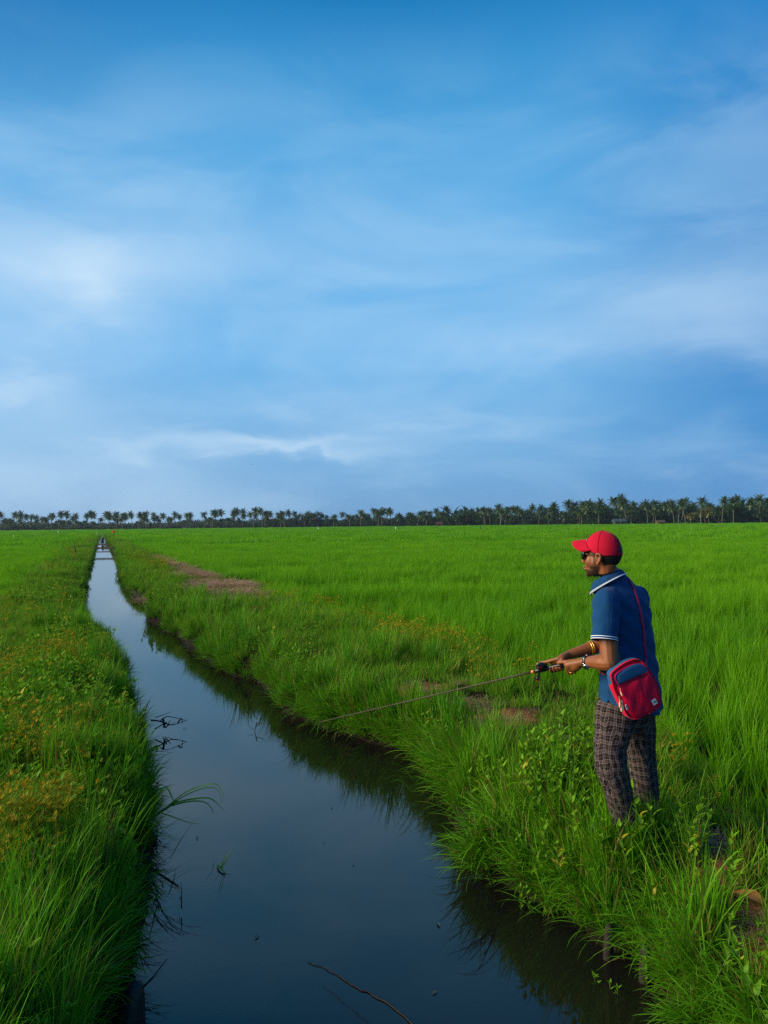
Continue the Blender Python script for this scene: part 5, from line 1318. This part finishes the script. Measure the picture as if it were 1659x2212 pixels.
    OUT = [(1312, 1458), (1313, 1449), (1330, 1436), (1350, 1426), (1364, 1422.5), (1374, 1422.5), (1384, 1427), (1394, 1437), (1403, 1449), (1416, 1470), (1423, 1490), (1428, 1512), (1428, 1521), (1420, 1532), (1405, 1540), (1385, 1547), (1366, 1552), (1357, 1550), (1347, 1542), (1337, 1524), (1325, 1500), (1317, 1482)]
    OUT = [(p.x, p.y) for p in spline([Vector((a, b, 0)) for a, b in OUT + OUT[:1]], 4)[:-1]]; m = len(OUT); cxy = np.mean(OUT, 0)
    def shrink(k, dx=0, dy=0): return [((x - cxy[0]) * k + cxy[0] + dx, (y - cxy[1]) * k + cxy[1] + dy) for x, y in OUT]
    def shell(mb, layers):
        vs = []
        for k, dep, dx, dy in layers: vs += [bp(x, y, dep) for x, y in shrink(k, dx, dy)]
        n_ = len(layers); fs = [(i * m + j, (i + 1) * m + j, (i + 1) * m + (j + 1) % m, i * m + (j + 1) % m) for i in range(n_ - 1) for j in range(m)]
        fs += [tuple((n_ - 1) * m + j for j in range(m)), tuple(reversed(range(m)))]
        mb.add(vs, fs)
    M_RED_ = cloth_mat('red_bag_nylon', C(.56, .001, .016), C(.68, .003, .050), folds=1.6, rough=.55)
    M_BLUE_ = cloth_mat('slate_blue_nylon', C(.012, .075, .17), C(.020, .10, .22), rough=.6)
    M_PIPE = simple('crimson_piping', C(.50, .010, .10), .5, .3)
    body_ = MB(); shell(body_, [(.97, .024, 0, 0), (1.0, .019, 0, 0), (1.0, -.018, 0, 0), (.985, -.024, 0, 0)]); body_.obj('bag_body', M_RED_, bag)
    # gusset of the top in blue (a band round the upper half of the body)
    gs = MB(); idx = [j for j in range(m) if OUT[j][1] < 1476 + (OUT[j][0] - 1315) * -.18]
    up_pts = sorted(idx, key=lambda j: (j + 12) % m)
    def band(mb, pts, d0, d1, k):
        vs = []
        sh = shrink(k)
        for j in pts: vs += [bp(*sh[j], d0), bp(*sh[j], d1)]
        mb.add(vs, [(2 * i, 2 * i + 2, 2 * i + 3, 2 * i + 1) for i in range(len(pts) - 1)])
    seq = [(start + i) % m for start in [next(j for j in range(m) if j in idx and (j - 1) % m not in idx)] for i in range(len(idx))]
    band(gs, seq, .018, -.016, 1.008); gs.obj('top_gusset', M_BLUE_, bag)
    # front pocket: an inset, puffed panel, blue above the slanting seam and red below
    FR = [(x, y) for x, y in shrink(.90, 4, 3)]
    def seam_y(x): return 1476 - (x - 1325) * .345
    for part, mtl, sel in (('top_panel', M_BLUE_, True), ('front_panel', M_RED_, False)):
        mb = MB(); gx = np.linspace(1312, 1432, 49); gy = np.linspace(1418, 1556, 57)
        inside = lambda x, y: sum(((FR[i][1] > y) != (FR[(i + 1) % m][1] > y)) and (x < (FR[(i + 1) % m][0] - FR[i][0]) * (y - FR[i][1]) / (FR[(i + 1) % m][1] - FR[i][1]) + FR[i][0]) for i in range(m)) % 2 == 1
        # build in polar rays from a centre so the rim is clean
        c0 = (1366, 1447) if sel else (1378, 1502)
        na, nr_ = 64, 10; vs = []; 
        for ia in range(na):
            a = 2 * math.pi * ia / na; dx_, dy_ = math.cos(a), math.sin(a); lo, hi = 0, 140
            for _ in range(24):
                md_ = (lo + hi) / 2; x, y = c0[0] + dx_ * md_, c0[1] + dy_ * md_
                good = inside(x, y) and ((y < seam_y(x) - .4) if sel else (y > seam_y(x) + .4))
                lo, hi = (md_, hi) if good else (lo, md_)
            for ir in range(nr_ + 1):
                t = ir / nr_; x, y = c0[0] + dx_ * lo * t, c0[1] + dy_ * lo * t
                puff = (1 - t ** 4) * .010 * (1.0 if not sel else .6) + (0 if sel else .0035 * math.sin(x * .13 - y * .09 + 1.0) * (1 - t ** 3) + .002 * math.sin(x * .21 + y * .05) * (1 - t ** 3))
                vs.append(bp(x, y, -.030 - puff if ir < nr_ else -.022))
        fs = []
        for ia in range(na):
            for ir in range(nr_): fs.append((ia * (nr_ + 1) + ir, ia * (nr_ + 1) + ir + 1, ((ia + 1) % na) * (nr_ + 1) + ir + 1, ((ia + 1) % na) * (nr_ + 1) + ir))
        mb.add(vs, fs); mb.obj(part, mtl, bag)
    def piping(px_list, dep, rad_, name, mtl):
        mb = MB(); P = spline([bp(x, y, dep) for x, y in px_list], 5); mb.tube(P, [rad_] * len(P), 7); return mb.obj(name, mtl, bag)
    topi = [(1314, 1464), (1315, 1452), (1331, 1438.5), (1351, 1428.5), (1365, 1425), (1375, 1425.5), (1385, 1431), (1394, 1442), (1404, 1456), (1416, 1476), (1424, 1498), (1427, 1514)]
    piping(topi, -.020, .0034, 'outer_piping', M_PIPE)
    inn = [(1333, 1481), (1323, 1465), (1322, 1454), (1337, 1444), (1356, 1435.5), (1369, 1433), (1377, 1435.5), (1385, 1446), (1391, 1458)]
    piping(inn, -.026, .0040, 'pocket_piping', M_PIPE)
    piping([(1326, 1479), (1345, 1472.5), (1370, 1464), (1392, 1456.5)], -.034, .0016, 'seam', simple('dark_seam', C(.05, .004, .01)))
    M_CREAM = simple('cream_cord', C(.72, .58, .36), .6, .2)
    for pts in ([(1328, 1481), (1329.5, 1488), (1333, 1497)], [(1325.5, 1498), (1327, 1508), (1327, 1521)], [(1330, 1505), (1331, 1516), (1330.5, 1530)], [(1333, 1508), (1334, 1518), (1333.5, 1530)]):
        mb = MB(); P = spline([bp(x, y, -.042) for x, y in pts], 4); nP = len(P); mb.tube(P, [.0012 + (.0028 if i > nP * .55 else 0) for i in range(nP)], 7); mb.obj('zip_pull', M_CREAM, bag)
    def quad(mb, c4, dep, th_=.0015):
        mb.add([bp(x, y, dep) for x, y in c4] + [bp(x, y, dep + th_ * 3) for x, y in c4], [(3, 2, 1, 0), (4, 5, 6, 7), (0, 1, 5, 4), (1, 2, 6, 5), (2, 3, 7, 6), (3, 0, 4, 7)])
    tagm = MB(); c4 = [(1399.5, 1512.2), (1409, 1507.6), (1415.2, 1517.2), (1406, 1522.6)]
    DP = -.0395
    quad(tagm, c4, DP); tg = tagm.obj('label_patch', simple('grey_white_patch', C(.62, .66, .58), .7), bag, False)
    # the marks on the patch: leaning strokes \ | / | <
    ink = simple('patch_ink', C(.03, .04, .05), .7)
    O = np.array(c4[0]); ux = (np.array(c4[1]) - O); uy = (np.array(c4[3]) - O)
    for (a0, b0, a1, b1) in ((.16, .42, .27, .60), (.27, .60, .36, .36), (.36, .36, .47, .62), (.47, .62, .54, .34), (.62, .34, .64, .64), (.64, .50, .80, .34), (.64, .50, .82, .64), (.86, .36, .90, .48)):
        p0, p1 = O + ux * a0 + uy * b0, O + ux * a1 + uy * b1; mb = MB(); mb.tube([bp(*p0, DP - .0012), bp(*p1, DP - .0012)], [.0009, .0009], 5); mb.obj('stroke', ink, tg)
    side_tag = MB(); quad(side_tag, [(1341, 1518.5), (1344, 1517), (1348.5, 1527), (1345, 1528.8)], -.034); side_tag.obj('reflective_tag', simple('silver_tag', C(.45, .45, .50), .4), bag, False)
    # strap: up the back to the right of the neck, over the shoulder, down the chest to the bag's front end
    pts = []
    for px, py in ((1396, 1440), (1395, 1425), (1393, 1405), (1391, 1385), (1389, 1362), (1386, 1338), (1381, 1312), (1375, 1290), (1368, 1271), (1361, 1258), (1356, 1250)):
        d_ = ray(px, py).normalized(); org = Vector((0, 0, CAM_Z)) - MAN
        h = bvh.ray_cast(org, d_)
        if h[0] is not None: pts.append((h[0], h[1]))
        else:
            q = bvh.find_nearest(w_(px, py, 4.35)); pts.append((q[0], q[1]))
    front = [neckb + r_ * .05 + f_ * .07 - up * .02, neckb + r_ * .03 + f_ * .15 - up * .12, w_(1352, 1370, 4.30) + f_ * .2, w_(1355, 1420, 4.3) + f_ * .2 - r_ * .08, w_(1355, 1450, 4.3) + f_ * .13 - r_ * .18]
    for q in front:
        h = bvh.find_nearest(q); pts.append((h[0], h[1]))
    e0, e1 = BC + bp(1395, 1443, .0), BC + bp(1314, 1456, .01)
    P = [e0] + [p + n_ * .004 for p, n_ in pts[1:]] + [e1]; N_ = [Vector((0, -1, 0))] + [n_ for _, n_ in pts[1:]] + [Vector((0, -1, 0))]
    st = MB(); vs = []; fs = []
    for i in range(len(P)):
        T_ = (P[min(i + 1, len(P) - 1)] - P[max(i - 1, 0)]).normalized(); s_ = T_.cross(N_[i]).normalized()
        for a_, b_ in ((-1, 0), (1, 0), (1, 1), (-1, 1)): vs.append(P[i] - BC + s_ * a_ * .0095 + N_[i] * (.0025 * b_))
    for i in range(len(P) - 1):
        for j in range(4): fs.append((i * 4 + j, i * 4 + (j + 1) % 4, (i + 1) * 4 + (j + 1) % 4, (i + 1) * 4 + j))
    st.add(vs, fs); st.obj('strap', simple('crimson_strap', C(.36, .012, .07), .6, .2), bag)
build_man()
#ENDPERSON
# ------------------------------------------------------------------ the humid air over the fields
def haze():
    m = bpy.data.materials.new('haze'); m.use_nodes = True; m.node_tree.nodes.clear(); n = NT(m.node_tree)
    out = n.new('ShaderNodeOutputMaterial'); v = n.new('ShaderNodeVolumePrincipled')
    v.inputs['Color'].default_value = (.70, .84, 1.0, 1); v.inputs['Density'].default_value = .00010; v.inputs['Anisotropy'].default_value = .2
    n.l.new(v.outputs[0], out.inputs['Volume'])
    mb = MB(); mb.box((0, 760, 23), (3600, 1640, 52)); o = mb.obj('haze', m, None, False); tag(o, kind='stuff')
haze()
